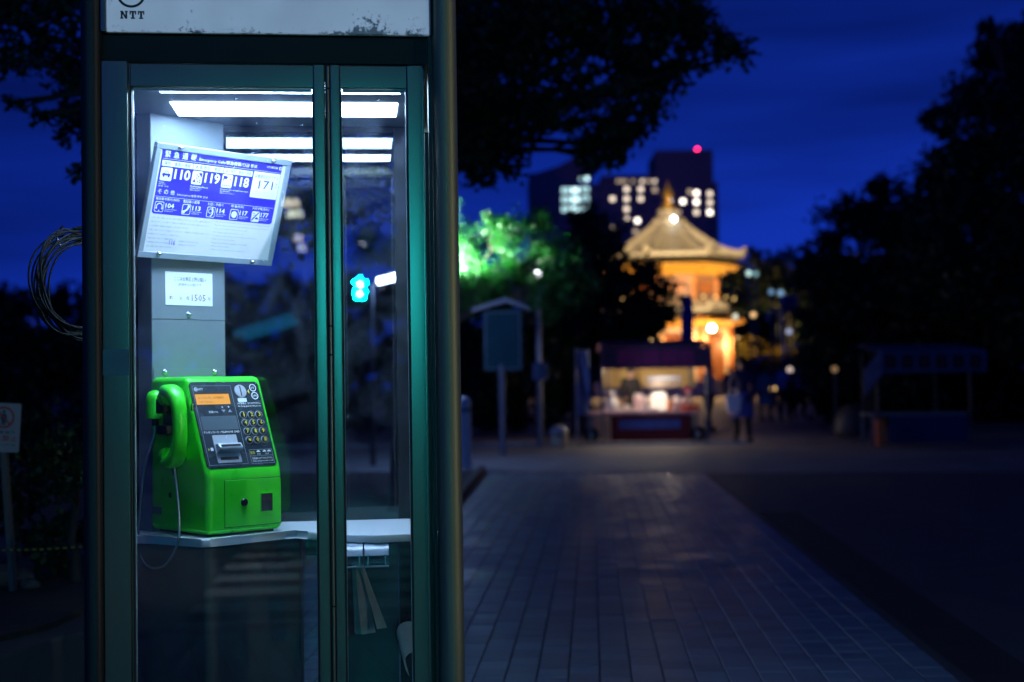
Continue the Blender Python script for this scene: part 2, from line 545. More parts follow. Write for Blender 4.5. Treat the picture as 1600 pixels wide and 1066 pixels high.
# doors: a wide leaf and a narrow folding leaf
m_gasket = mat('clear_glazing_bead', (0.55, 0.6, 0.66), rough=0.25, spec=0.8)


def leaf(u0, u1, sl, sr, slots=()):
    d = M().box(u0, u0 + sl, 0.0, 0.034, 0.07, 2.030, 0.003).build('door', m_frame, booth)
    M().box(u1 - sr, u1, 0.0, 0.034, 0.07, 2.030, 0.003).build('stile', m_frame, d)
    a, b = u0 + sl, u1 - sr
    M().box(a, b, 0.003, 0.031, 1.970, 2.028, 0.002).build('rail', m_frame, d)
    M().box(a, b, 0.003, 0.031, 0.072, 0.20, 0.002).build('rail', m_frame, d)
    M().box(a + 0.001, b - 0.001, 0.0155, 0.0205, 0.201, 1.969).build('glass_pane', m_glass, d)
    g = M()
    g.box(a, a + 0.0045, 0.022, 0.031, 0.205, 1.965); g.box(b - 0.0045, b, 0.022, 0.031, 0.205, 1.965)
    g.box(a + 0.005, b - 0.005, 0.022, 0.031, 1.962, 1.9695); g.box(a + 0.005, b - 0.005, 0.022, 0.031, 0.201, 0.206)
    g.build('glazing_bead', m_gasket, d)
    k = M()
    k.box(a, a + 0.0035, 0.001, 0.014, 0.201, 1.969); k.box(b - 0.0035, b, 0.001, 0.014, 0.201, 1.969)
    k.build('black_seal', m_rubber, d)
    return d


d1 = leaf(-0.3655, 0.1335, 0.0035, 0.0290)
d2 = leaf(0.1475, 0.3905, 0.0255, 0.0430)
M().box(0.3853, 0.3915, -0.004, -0.0005, 0.07, 2.02, 0.001).build('edge_strip', m_frame, d2)
m_hinge = mat('olive_hinge', (0.22, 0.23, 0.18), rough=0.4, metal=0.7)
for k, (z0, z1) in enumerate(((0.10, 0.62), (0.625, 1.27), (1.275, 1.345), (1.35, 1.965), (1.97, 2.026))):
    M().tube([(0.1415, 0.004, z0), (0.1415, 0.004, z1)], 0.0042, 10).build('hinge_barrel', m_hinge, booth)
M().box(0.1338, 0.1472, 0.014, 0.033, 0.08, 2.031).build('hinge_seal', m_rubber, booth)
# rear wall
for (a, b, c, d) in ((-0.42, -0.385, 0.06, 2.02), (0.335, 0.42, 0.06, 2.02), (-0.3845, 0.3345, 1.992, 2.02), (-0.3845, 0.3345, 0.06, 0.2)):
    M().box(a, b, 0.785, 0.815, c, d, 0.002).build('rear_frame', m_rear, booth)
M().box(-0.384, 0.334, 0.790, 0.795, 0.201, 1.991).build('rear_glass_pane', m_glass_back, booth)
# side walls
for s in (-0.462, 0.452):
    M().box(s, s + 0.005, 0.0465, 0.774, 0.2, 1.96).build('side_glass_pane', m_glass_back, booth)
    M().box(s - 0.010, s + 0.016, 0.0465, 0.774, 1.961, 2.02, 0.002).build('side_rail', m_rear, booth)
    M().box(s - 0.010, s + 0.016, 0.0465, 0.774, 0.06, 0.199, 0.002).build('side_rail', m_rear, booth)
# ceiling with its two diffusers
M().box(-0.43, 0.40, 0.062, 0.78, 2.0095, 2.05).build('ceiling', m_ceiling, booth)
M().box(-0.312, 0.336, 0.400, 0.600, 2.0065, 2.0090).build('light_diffuser', m_lamp, booth)
M().box(-0.320, 0.338, 0.120, 0.262, 2.0065, 2.0090).build('light_diffuser', m_lamp_dim, booth)
for s in (-0.12, 0.28):
    M().lathe([(0.006, 0), (0.006, 0.006), (0, 0.008)], 10, (s, 0.33, 2.0015)).build('ceiling_screw', m_steel, booth)
# corner column that carries the telephone and the notices
PA = R(47) - BA
p0 = B_TF.inverted() @ Vector((-1.065, 4.198, 0))
PT = Matrix.Translation((p0.x, p0.y, 0)) @ Matrix.Rotation(PA, 4, 'Z')
colm = M(PT).box(0, 0.26, 0.0, 0.07, 0.06, 2.020).build('equipment_column', m_grey, booth)
M(PT).box(0.0, 0.26, -0.004, -0.0005, 1.3985, 2.018, 0.001).build('upper_cover', m_grey, colm)
M(PT).box(0.0, 0.26, -0.004, -0.0005, 0.80, 1.3965, 0.001).build('lower_cover', m_grey, colm)
M(PT).box(0.003, 0.258, -0.0075, -0.0045, 1.0, 1.2505, 0.001).build('mounting_plate', m_grey, colm)


def acorn(mm, x, z, y=-0.004, r=0.0062):
    mm.lathe([(r * 1.25, 0), (r * 1.25, 0.002), (r, 0.003), (r * 0.95, 0.006), (r * 0.6, 0.0095), (0, 0.011)], 12,
             mtx=Matrix.Translation((x, y, z)) @ Matrix.Rotation(R(90), 4, 'X'))


for (x, z, y) in ((0.1275, 1.4140, -0.004), (0.0403, 1.2405, -0.0075), (0.2174, 1.2400, -0.0075)):
    mm = M(PT); acorn(mm, x, z, y); mm.build('screw', m_steel, colm)
# shelf: a corner under the telephone and a run along the rear wall
inv = B_TF.inverted()


def loc2(x, y):
    q = inv @ Vector((x, y, 0)); return (q.x, q.y)


c0, c1, c2, c3, c4_ = loc2(-0.856, 3.948), loc2(-1.035, 4.085), loc2(-0.652, 4.188), loc2(-0.60, 4.135), loc2(-0.545, 4.062)
c5_, c6_ = loc2(-0.46, 4.022), loc2(-0.385, 4.008)
sh = [(-0.45, 0.78), (-0.45, c1[1] + 0.02), c1, (c0[0] - 0.012, c0[1] + 0.006), (c0[0] + 0.012, c0[1] + 0.008), (c2[0] - 0.02, c2[1] - 0.026), (c2[0] + 0.012, c2[1] - 0.012), c3, c4_, c5_, c6_, (0.44, 0.335), (0.44, 0.78)]
M().prism(sh, 0.749, 0.772, 0.005, 2).build('shelf', m_shelf, booth)
# cabinet under the corner of the shelf, and a bracket
ins = 0.022
cab = [(-0.448, 0.775), (-0.448, c1[1] + 0.06), (c0[0] - 0.005, c0[1] + ins), (c0[0] + 0.012, c0[1] + ins + 0.004), (c2[0] + 0.02, c2[1] + 0.03), (c2[0] + 0.02, 0.775)]
m_cab = mat('dark_blue_grey_cabinet', (0.022, 0.028, 0.04), rough=0.42, var=0.1, scale=5)
M().prism(cab, 0.06, 0.747, 0.006, 2).build('cabinet', m_cab, booth)
M().prism([(c3[0] - 0.01, c3[1] + 0.02), (c3[0] + 0.05, c3[1] + 0.02), (c3[0] + 0.05, 0.74), (c3[0] - 0.01, 0.74)], 0.70, 0.748, 0.004).build('shelf_bracket', m_black, booth)
M().box(c3[0] + 0.06, 0.33, 0.772, 0.780, 0.21, 0.745).build('rear_kick_panel', m_cab, booth)

# ------------------------------------------------------------------ telephone
AZ = 0.7679
W, D = 0.2553, 0.3115
PH = Vector((-0.8587, 3.984, 0.775))
ax = Vector((math.cos(AZ), math.sin(AZ), 0)); ay = Vector((-math.sin(AZ), math.cos(AZ), 0))
phone = thing('public_telephone', 'bright green public telephone with dark keypad fascia on the corner shelf of the booth', 'telephone', PH + ax * W / 2 + ay * D / 2, AZ)
X0, Y0 = -W / 2, -D / 2          # front left lower corner
HF, SB, HT = 0.1752, 0.1122, 0.4495
m_green = mat('green_phone_plastic', (0.040, 0.80, 0.018), rough=0.32, var=0.06, scale=14, rvar=0.06, coat=0.15)
m_fascia = mat('navy_fascia', (0.010, 0.022, 0.034), rough=0.28, rvar=0.1, var=0.15, scale=10)
m_fgrey = mat('slate_fascia_field', (0.07, 0.10, 0.125), rough=0.5)
m_silver = mat('silver_plastic', (0.5, 0.52, 0.58), rough=0.35, metal=0.2)
m_yellow = mat('yellow_print', (0.75, 0.62, 0.03), rough=0.5)
prof = [(0, 0.004), (0, HF), (SB, HT), (D, HT), (D, 0.004)]
yz = Matrix(((0, 0, 1, 0), (1, 0, 0, Y0), (0, 1, 0, 0), (0, 0, 0, 1)))     # polygon x,y -> local y,z
shell = M()
shell.prism([(p[0], p[1]) for p in prof], X0 + 0.0, X0 + W, 0.017, 4, mtx=yz)
shell.build('casing', m_green, phone, smooth=60)
M().box(X0 + 0.02, X0 + W - 0.02, Y0 + 0.02, Y0 + D - 0.02, -0.0025, 0.006).build('foot', m_rubber, phone)
# slanted face frame of reference
sl = math.hypot(SB, HT - HF)
ey = Vector((0, SB / sl, (HT - HF) / sl)); ez = Vector((0, -(HT - HF) / sl, SB / sl))
SL = Matrix(((1, 0, 0, X0), (0, ey.y, ez.y, Y0), (0, ey.z, ez.z, HF), (0, 0, 0, 1)))
fas = M().prism(rrect(0.0072, 0.2395, 0.0145, 0.2785, 0.012, 5), -0.002, 0.0016, 0.0006, 1).build('fascia', m_fascia, phone, mtx=SL)
ZF = 0.0016


def on_fascia(mm, name, m, parent=None, **k):
    return mm.build(name, m, parent or fas, **k)


mm = M(); frame2(mm, 0.0145, 0.1430, 0.0240, 0.2670, 0.0009, ZF + 0.0003)
frame2(mm, 0.1545, 0.2325, 0.0225, 0.0655, 0.0008, ZF + 0.0003)
flat(mm, [(0.155, 0.0460), (0.232, 0.0460), (0.232, 0.0467), (0.155, 0.0467)], ZF + 0.0004)
on_fascia(mm, 'outline_print', m_fgrey if False else mat('pale_line_print', (0.35, 0.42, 0.48), rough=0.5), smooth=0)
# logo, captions
mm = M(); disc(mm, 0.0255, 0.2560, 0.0062, ZF + 0.0003); on_fascia(mm, 'emblem_disc', m_white, smooth=0)
mm = M()
text(mm, 'NTT', 0.0335, 0.2530, 0.0150, 0.0062, ZF + 0.0003, 0.02)
text(mm, '音量/VOL', 0.0510, 0.1820, 0.0310, 0.0068, ZF + 0.0003, 0.01)
text(mm, 'テレホンカード / TELEPHONE CARD', 0.0190, 0.1195, 0.1190, 0.0076, ZF + 0.0009, 0.015)
text(mm, '100円硬貨は、おつりがでません。', 0.1530, 0.2065, 0.0800, 0.0068, ZF + 0.0003, 0.01)
text(mm, 'No change given for 100 yen coin.', 0.1535, 0.1975, 0.0790, 0.0062, ZF + 0.0003, 0.015)
text(mm, '110', 0.1810, 0.0490, 0.0105, 0.0050, ZF + 0.0003, 0.01)
text(mm, '119', 0.2090, 0.0490, 0.0105, 0.0050, ZF + 0.0003, 0.01)
text(mm, '受話器を上げてからダイヤル', 0.1600, 0.0355, 0.0690, 0.0062, ZF + 0.0003, 0.01)
text(mm, 'Please use phone card or coin', 0.1600, 0.0272, 0.0690, 0.0056, ZF + 0.0003, 0.015)
on_fascia(mm, 'caption_lettering', m_white, smooth=0)
for x0, x1 in ((0.1795, 0.1915), (0.2005, 0.2125), (0.2165, 0.2285)):     # little emergency vehicles
    mm = M(); flat(mm, [(x0, 0.0575), (x1, 0.0575), (x1, 0.0605), (x1 - 0.002, 0.0608), (x1 - 0.0035, 0.0630), (x0 + 0.004, 0.0630), (x0 + 0.0025, 0.0605), (x0, 0.0603)], ZF + 0.0003)
    on_fascia(mm, 'vehicle_mark', m_white, smooth=0)
for dx_, dy_, dr_ in ((0.0992, 0.1998, 0.0022), (0.1205, 0.2000, 0.0026)):
    mm = M(); disc(mm, dx_, dy_, dr_, ZF + 0.0003, 8); on_fascia(mm, 'indicator_dot', m_white, smooth=0)
mm = M(); flat(mm, rrect(0.0295, 0.0385, 0.0675, 0.0770, 0.001, 2), ZF + 0.0003); on_fascia(mm, 'card_symbol', m_white, smooth=0)
mm = M(); ring(mm, 0.0255, 0.2560, 0.0028, 0.0042, ZF + 0.0007, 16); disc(mm, 0.0255, 0.2590, 0.0012, ZF + 0.0007, 8)
on_fascia(mm, 'emblem_print', m_fascia, smooth=0)
for tri in (((0.1965, 0.2475), (0.2030, 0.2555), (0.2030, 0.2395)), ((0.0215, 0.0675), (0.0215, 0.0765), (0.0275, 0.0720)), ((0.1335, 0.0675), (0.1335, 0.0765), (0.1275, 0.0720))):
    mm = M(); flat(mm, list(tri), ZF + 0.0003); on_fascia(mm, 'arrow_mark', m_yellow, smooth=0)
mm = M()
text(mm, '緊急', 0.1580, 0.0520, 0.0155, 0.0085, ZF + 0.0003, 0.0)
on_fascia(mm, 'yellow_lettering', m_yellow, smooth=0)
m_lcd = emit('amber_display', (1.0, 0.36, 0.015), 0.85, base=(0.25, 0.14, 0.03))
lcd = M().prism([(0.0180, 0.2085), (0.1300, 0.2085), (0.1300, 0.2410), (0.0180, 0.2410)], ZF, ZF + 0.0012).build('display', m_lcd, fas)
mm = M(); text(mm, 'カードか10円、100円硬貨を', 0.026, 0.2250, 0.085, 0.0075, ZF + 0.0016); text(mm, 'いれてください', 0.026, 0.2125, 0.045, 0.0070, ZF + 0.0016)
mm.build('display_text', mat('faint_lcd_text', (0.16, 0.07, 0.01), rough=0.5), fas, smooth=0)
M().box(0.0170, 0.1310, 0.2412, 0.2432, ZF, ZF + 0.003).build('display_rim', m_black, fas)
M().box(0.1302, 0.1322, 0.2080, 0.2411, ZF, ZF + 0.003).build('display_rim', m_black, fas)
M().prism(rrect(0.0195, 0.1388, 0.1300, 0.1725, 0.001, 2), ZF, ZF + 0.0006).build('blank_field', m_fgrey, fas)
for tri in (((0.0935, 0.1905), (0.1065, 0.1905), (0.1000, 0.1830)), ((0.1150, 0.1835), (0.1280, 0.1835), (0.1215, 0.1915))):
    M().prism(list(tri)[::-1] if tri[2][1] < tri[0][1] else list(tri), ZF, ZF + 0.002, 0.0004, 1).build('volume_button', m_silver, fas)
# card reader
cr = M().prism(rrect(0.0430, 0.1228, 0.0290, 0.1138, 0.0025, 3), ZF, ZF + 0.0022, 0.0006, 1).build('card_plate', m_silver, fas)
lip = M()
lip.prism([(0, 0.0580), (0.020, 0.0630), (0.023, 0.0690), (0.017, 0.0835), (0, 0.0865)], 0.0465, 0.1235, 0.002, 2,
          mtx=Matrix(((0, 0, 1, 0), (0, 1, 0, 0), (1, 0, 0, ZF), (0, 0, 0, 1))))
lip.build('card_slot_hood', m_silver, fas)
M().prism(rrect(0.0535, 0.1165, 0.0705, 0.0775, 0.001, 2), ZF + 0.016, ZF + 0.0228).build('card_slot', m_black, fas)
M().box(0.0535, 0.1140, 0.0375, 0.0465, ZF, ZF + 0.0026).build('card_exit', m_black, fas)
mm = M(); flat(mm, [(0.085, 0.1040), (0.092, 0.1115), (0.0935, 0.1105), (0.087, 0.1035)], ZF + 0.0025); mm.build('card_mark', m_white, fas, smooth=0)
# coin entry
M().lathe([(0.0205, 0), (0.0205, 0.0012), (0.0190, 0.0028), (0, 0.0030)], 32, (0.1725, 0.2478, ZF)).build('coin_disc', m_silver, fas)
M().box(0.1708, 0.1742, 0.2325, 0.2635, ZF, ZF + 0.0036).build('coin_slot', m_black, fas)
M().prism(rrect(0.1575, 0.1870, 0.2140, 0.2262, 0.0018, 3), ZF, ZF + 0.001).build('coin_label', m_white, fas)
for (cx, cy, s) in ((0.2180, 0.2586, '10'), (0.2191, 0.2333, '100')):
    mm = M(); ring(mm, cx, cy, 0.0092, 0.0118, ZF + 0.0003, 28)
    text(mm, s, cx - (0.0052 if s == '10' else 0.0066), cy - 0.0042, 0.0104 if s == '10' else 0.0132, 0.0084, ZF + 0.0003, 0.01)
    on_fascia(mm, 'coin_sign', m_white, smooth=0)
# keypad
m_key = mat('black_key', (0.010, 0.012, 0.014), rough=0.22, coat=0.3)
key_me = rim_me = None
kx, ky = (0.1628, 0.1896, 0.2161), (0.1731, 0.1480, 0.1220, 0.0947)
for i, ch in enumerate('123456789*0#'):
    cx, cy = kx[i % 3], ky[i // 3]
    if key_me is None:
        k = M().lathe([(0.0098, 0), (0.0098, 0.0035), (0.0088, 0.0048), (0.005, 0.0054), (0, 0.0055)], 22).build('key', m_key, fas); key_me = k.data
        rr = M().lathe([(0.0104, 0), (0.0116, 0.0), (0.0119, 0.0010), (0.0113, 0.0024), (0.0104, 0.0024), (0.0104, 0)], 26).build('key_ring', m_silver, fas); rim_me = rr.data
    else:
        k = link('key', key_me, m_key, fas); rr = link('key_ring', rim_me, m_silver, fas)
    for q in (k, rr):
        q.location = (cx, cy, ZF)
    mm = M()
    h = 0.0140 if ch != '*' else 0.0095
    w = {'1': 0.0035, '*': 0.0095, '#': 0.0085}.get(ch, 0.0082)
    text(mm, ch, cx - w / 2, cy - h / 2, w, h, ZF + 0.0060, 0.018)
    mm.build('digit', m_yellow, fas, smooth=0)
for (x, y) in ((0.012, 0.2735), (0.1235, 0.2745), (0.2345, 0.2735), (0.0115, 0.147), (0.2360, 0.147), (0.0125, 0.0190), (0.1240, 0.0185), (0.2340, 0.0190)):
    M().lathe([(0.0022, 0), (0.0022, 0.0008), (0, 0.0012)], 8, (x, y, ZF)).build('fascia_screw', m_steel, fas)
# coin box door on the vertical front
FR = Matrix(((1, 0, 0, X0), (0, 0, -1, Y0), (0, 1, 0, 0), (0, 0, 0, 1)))
cd = M().prism(rrect(0.0575, 0.2470, 0.0220, 0.1545, 0.006, 4), -0.002, 0.0018, 0.0008, 1).build('coin_box_door', m_green, phone, mtx=FR)
mm = M(); frame2(mm, 0.0560, 0.2485, 0.0205, 0.1560, 0.0016, 0.0004); mm.build('door_gap', m_rubber, phone, smooth=0, mtx=FR)
lk = M().lathe([(0.0115, 0), (0.0115, 0.002), (0.0095, 0.004), (0, 0.0042)], 24, (0.1215, 0.0890, 0.0018)).build('lock', mat('dark_lock', (0.05, 0.05, 0.06), rough=0.3, metal=0.8), cd)
M().box(0.1205, 0.1225, 0.0845, 0.0935, 0.006, 0.0064).build('keyhole', m_black, cd)
rc = M().prism(rrect(0.1765, 0.2160, 0.0590, 0.1100, 0.002, 2), 0.0018, 0.0026).build('coin_return', m_black, cd)
mm = M()
for a in ((0.1745, 0.1765, 0.057, 0.112), (0.2160, 0.2180, 0.057, 0.112), (0.1765, 0.2160, 0.1100, 0.1120), (0.1765, 0.2160, 0.0570, 0.0590)):
    mm.box(a[0], a[1], a[2], a[3], 0.0018, 0.0050)
mm.build('coin_return_rim', m_green, cd)
M().box(0.180, 0.2125, 0.064, 0.090, 0.0026, 0.0040).build('coin_return_flap', mat('smoked_flap', (0.03, 0.03, 0.035), rough=0.2), cd)
# left flank: vent plug, plate, little catch
LS = Matrix(((0, 0, -1, X0), (1, 0, 0, Y0), (0, 1, 0, 0), (0, 0, 0, 1)))    # x->depth, y->up, z->outwards
M().lathe([(0.0085, 0), (0.0085, 0.002), (0, 0.003)], 16, (0.1948, 0.1085, 0.0)).build('side_plug', m_black, phone, mtx=LS)
M().prism(rrect(0.245, 0.296, 0.050, 0.071, 0.001, 2), 0.0, 0.0012).build('rating_plate', mat('rating_plate_grey', (0.06, 0.08, 0.08), rough=0.4), phone, mtx=LS)
M().box(0.060, 0.072, 0.352, 0.372, 0.0, 0.006, 0.001).build('side_catch', m_steel, phone, mtx=LS)
# cradle and green hook cap
ck = M()
ck.box(0.128, 0.200, 0.285, 0.385, 0.0, 0.022, 0.004); ck.box(0.150, 0.190, 0.345, 0.388, 0.022, 0.050, 0.004); ck.box(0.14, 0.195, 0.285, 0.312, 0.022, 0.046, 0.004)
ck.build('cradle', m_black, phone, mtx=LS)
cap = M().lathe([(0.0265, 0), (0.0265, 0.052), (0.0245, 0.066), (0.018, 0.077), (0.008, 0.082), (0, 0.083)], 20).build('hook_cap', m_green, phone)
cap.location = (X0 - 0.027, Y0 + 0.232, 0.330)
M().lathe([(0.010, 0), (0.010, 0.022), (0.016, 0.022)], 12).build('cord_collar', m_black, phone).location = (X0 - 0.027, Y0 + 0.232, 0.309)
# handset: one curved grip with ear and mouth pieces turned to the back
hs = thing('handset', None, None)
hs.parent = phone
cx = X0 - 0.040


def loft(mm, rings):
    rr = [mm._verts(r) for r in rings]
    k = len(rr[0])
    for a, b in zip(rr, rr[1:]):
        for i in range(k):
            mm.bm.faces.new([a[i], a[(i + 1) % k], b[(i + 1) % k], b[i]])
    mm.bm.faces.new(rr[0][::-1]); mm.bm.faces.new(rr[-1])


def superring(c, ex, ey, rx, ry, n=20, e=2.6):
    out = []
    for i in range(n):
        t = 2 * math.pi * i / n
        ct, st = math.cos(t), math.sin(t)
        f = (abs(ct) ** e + abs(st) ** e) ** (-1 / e)
        out.append(c + ex * (rx * f * ct) + ey * (ry * f * st))
    return out


mm = M()
HS_ = lambda q: (0.0745 + (q[0] - 0.0745) * 0.86, 0.308 + (q[1] - 0.308) * 0.94, q[2] * 0.93, q[3] * 0.95)
path = [(0.166, 0.196, 0.021, 0.010), (0.150, 0.197, 0.028, 0.018), (0.128, 0.200, 0.030, 0.021), (0.106, 0.208, 0.030, 0.021), (0.088, 0.226, 0.027, 0.0195), (0.078, 0.255, 0.0235, 0.018), (0.0745, 0.290, 0.0225, 0.0175),
        (0.0745, 0.330, 0.0225, 0.0175), (0.080, 0.366, 0.0235, 0.018), (0.091, 0.392, 0.027, 0.0195), (0.109, 0.409, 0.030, 0.021), (0.131, 0.416, 0.030, 0.021), (0.151, 0.417, 0.028, 0.018), (0.164, 0.417, 0.021, 0.010)]
path = [HS_(q) for q in path]
pts = [Vector((0, y, z)) for y, z, _, _ in path]
rings = []
for i, (y, z, rx, ry) in enumerate(path):
    t = (pts[min(i + 1, len(pts) - 1)] - pts[max(i - 1, 0)]).normalized()
    nrm = Vector((1, 0, 0)).cross(t)
    rings.append(superring(Vector((cx, Y0 + y, z)), Vector((1, 0, 0)), nrm, rx, ry))
loft(mm, rings)
for (yy, zz, dirz) in ((0.139, 0.222, 1), (0.139, 0.392, -1)):
    mm.lathe([(0.024, -0.006), (0.025, 0.012), (0.022, 0.020), (0.0, 0.021)], 20,
             mtx=Matrix.Translation((cx, Y0 + yy, zz)) @ Matrix.Rotation(R(-90 + dirz * 8), 4, 'X'))
mm.build('grip', m_green, hs, smooth=60)
# armoured cord, coiled wire rings modelled as fine ribs
cpts = [(-0.04, 0.106, 0.208), (-0.040, 0.104, 0.185), (-0.041, 0.092, 0.141), (-0.043, 0.078, 0.069), (-0.046, 0.073, 0.006), (-0.052, 0.085, -0.040), (-0.058, 0.118, -0.076), (-0.060, 0.155, -0.091), (-0.062, 0.200, -0.094), (-0.064, 0.236, -0.078), (-0.066, 0.262, -0.022), (-0.062, 0.262, 0.060), (-0.050, 0.252, 0.189), (-0.030, 0.234, 0.280), (-0.027, 0.232, 0.322)]


def spline(pts, n):
    pts = [Vector(p) for p in pts]
    P = [pts[0] * 2 - pts[1]] + pts + [pts[-1] * 2 - pts[-2]]
    out = []
    for i in range(1, len(P) - 2):
        for k in range(n):
            t = k / n
            a, b, c, d = P[i - 1], P[i], P[i + 1], P[i + 2]
            out.append(0.5 * ((2 * b) + (c - a) * t + (2 * a - 5 * b + 4 * c - d) * t * t + (3 * b - a - 3 * c + d) * t ** 3))
    out.append(pts[-1])
    return out


cp = spline([(X0 + a, Y0 + b, c) for a, b, c in cpts], 22)
rr = [0.0034 + (0.0005 if i % 2 else 0.0) for i in range(len(cp))]
M().tube(cp, rr, 8).build('armoured_cord', mat('steel_armour', (0.42, 0.45, 0.48), rough=0.32, metal=0.9), phone, smooth=70)
M().tube([(X0 - 0.040, Y0 + 0.112, 0.206), (X0 - 0.040, Y0 + 0.104, 0.170)], [0.0085, 0.005], 10).build('cord_boot', m_black, hs)

# ------------------------------------------------------------------ emergency notice board
S = 0.497 / 0.479
BZ, BT = 0.855, 0.315
n_ = Vector((math.sin(BZ), -math.cos(BZ), 0)); a_ = Vector((math.cos(BZ), math.sin(BZ), 0))
u_ = Vector((0, 0, 1)) * math.cos(BT) + n_ * math.sin(BT); w_ = a_.cross(u_)
o_ = Vector((-1.007, 4.05, 1.897))
BM = Matrix(((a_.x, u_.x, w_.x, o_.x), (a_.y, u_.y, w_.y, o_.y), (a_.z, u_.z, w_.z, o_.z), (0, 0, 0, 1)))
board = bpy.data.objects.new('emergency_notice', None); COL.objects.link(board)
board.matrix_world = BM @ Matrix.Translation((0.24 * S, -0.326 * S, 0))
tag(board, 'tilted grey framed notice with blue and white emergency numbers above the green telephone', 'notice board')
BF = Matrix.Translation((-0.24 * S, 0.326 * S, 0)) @ Matrix.Scale(S, 4)
m_sheet = mat('white_notice_sheet', (0.70, 0.66, 0.66), rough=0.35)
m_blue = mat('ultramarine_print', (0.035, 0.020, 0.62), rough=0.35)


def MB():
    return M(BF.copy())


MB().box(0.001, 0.478, -0.3245, -0.001, -0.012, -0.0015).build('backing', m_grey_lt, board)
for a in ((0, 0.4794, -0.0165, 0.0), (0, 0.4794, -0.326, -0.3085), (0, 0.0165, -0.3083, -0.0167), (0.4615, 0.4794, -0.3083, -0.0167)):
    MB().box(a[0], a[1], a[2], a[3], -0.012, 0.004, 0.0012, 1).build('frame', m_grey_lt, board)
MB().box(0.0167, 0.4613, -0.3083, -0.0167, -0.0014, 0.0).build('sheet', m_sheet, board)
mm = MB(); flat(mm, [(0.0225, -0.0172), (0.4495, -0.0172), (0.4495, -0.194), (0.4440, -0.1992), (0.0280, -0.1992), (0.0225, -0.194)][::-1], 0.0004)
field = mm.build('blue_field', m_blue, board, smooth=0)
Z1, Z2 = 0.0008, 0.0012
wp = MB()
for k_, ch_ in enumerate('緊急通報'):
    text(wp, ch_, 0.0325 + 0.0290 * k_, -0.0378, 0.0192, 0.0182, Z1, 0.012, 2)
text(wp, 'Emergency Calls/緊急報警/긴급 통보', 0.1490, -0.0378, 0.2070, 0.0120, Z1, 0.012)
text(wp, 'NTT東日本', 0.3925, -0.0310, 0.0410, 0.0068, Z1, 0.02)
ring(wp, 0.4430, -0.0275, 0.0034, 0.0054, Z1, 18); disc(wp, 0.4425, -0.0246, 0.0018, Z1, 8)
for a in ((0.0285, 0.4475, -0.0422, -0.0414), (0.0250, 0.4450, -0.1498, -0.1490)):
    flat(wp, [(a[0], a[2]), (a[1], a[2]), (a[1], a[3]), (a[0], a[3])], Z1)
text(wp, '110', 0.0745, -0.0962, 0.0535, 0.0288, Z1, 0.03, 3)
text(wp, '119', 0.1785, -0.0965, 0.0530, 0.0288, Z1, 0.03, 3)
text(wp, '118', 0.2850, -0.0966, 0.0520, 0.0288, Z1, 0.03, 3)
text(wp, 'Police', 0.0285, -0.1105, 0.0180, 0.0040, Z1, 0.01); text(wp, '报警 / 범죄 신고', 0.0285, -0.1160, 0.0230, 0.0040, Z1); text(wp, '匪警 경찰', 0.0285, -0.1215, 0.0340, 0.0038, Z1)
text(wp, 'Fire/Ambulance/Rescue', 0.1345, -0.1125, 0.0610, 0.0042, Z1, 0.02); text(wp, '火警/救护/救助 화재', 0.1345, -0.1180, 0.0380, 0.0038, Z1); text(wp, '화재/구급/구조', 0.1345, -0.1235, 0.0340, 0.0038, Z1)
text(wp, 'Emergency calls to the Japan Coast Guard', 0.2390, -0.1115, 0.1000, 0.0042, Z1, 0.02); text(wp, '海上事件/事故', 0.2390, -0.1168, 0.0350, 0.0038, Z1); text(wp, '해상 사고 신고', 0.2390, -0.1222, 0.0520, 0.0038, Z1)
for k_, ch_ in enumerate('その他'):
    text(wp, ch_, 0.0295 + 0.0215 * k_, -0.1418, 0.0138, 0.0132, Z1, 0.01, 2)
text(wp, 'Information/信息/정보 안내', 0.0960, -0.1420, 0.1040, 0.0072, Z1, 0.005)
for s, x, w in (('電話番号案内(有料)', 0.0285, 0.079), ('電話機の故障', 0.1205, 0.056), ('お話し中調べ', 0.2055, 0.056), ('時 報(有料)', 0.2895, 0.046), ('天気予報(有料)', 0.3670, 0.064)):
    text(wp, s, x, -0.1605, w, 0.0088, Z1, 0.005)
for s, x in (('104', 0.0635), ('113', 0.1550), ('114', 0.2405), ('117', 0.3240), ('177', 0.4030)):
    text(wp, s, x, -0.1800, 0.0290, 0.0135, Z1, 0.03, 2)
for s, x in (('Directory Assistance', 0.0635), ('Repair Service', 0.1550), ('Busy Line Check', 0.2405), ('Time Service', 0.3240), ('Weather Forecast', 0.4000)):
    text(wp, s, x, -0.1862, 0.034 if x > 0.1 else 0.040, 0.0040, Z1, 0.01)
    text(wp, '电话查询 안내', x, -0.1912, 0.026, 0.0036, Z1)
wp.build('white_lettering', m_white, board, smooth=0)
# white caption plates and the pictogram plates
for (x0, x1, s, sz) in ((0.0278, 0.1312, '事件・事故の通報', 0.088), (0.1332, 0.2376, '火事/救急・救助', 0.088), (0.2400, 0.3440, '海の事件・事故の通報', 0.094)):
    pl = MB(); flat(pl, [(x0, -0.0625), (x1, -0.0625), (x1, -0.0466), (x0, -0.0466)], Z1); pl.build('caption_plate', m_white, board, smooth=0)
    t = MB(); text(t, s, (x0 + x1) / 2 - sz / 2, -0.0598, sz, 0.0108, Z2); t.build('caption_lettering', m_blue, board, smooth=0)
pl = MB(); flat(pl, rrect(0.3485, 0.4480, -0.1230, -0.0455, 0.0015, 2), Z1); pl.build('number_plate', m_white, board, smooth=0)
t = MB()
text(t, '171', 0.3735, -0.0955, 0.0530, 0.0255, Z2, 0.0, 3)
text(t, '災害用伝言ダイヤル', 0.3540, -0.0648, 0.0890, 0.0125, Z2, 0.0)
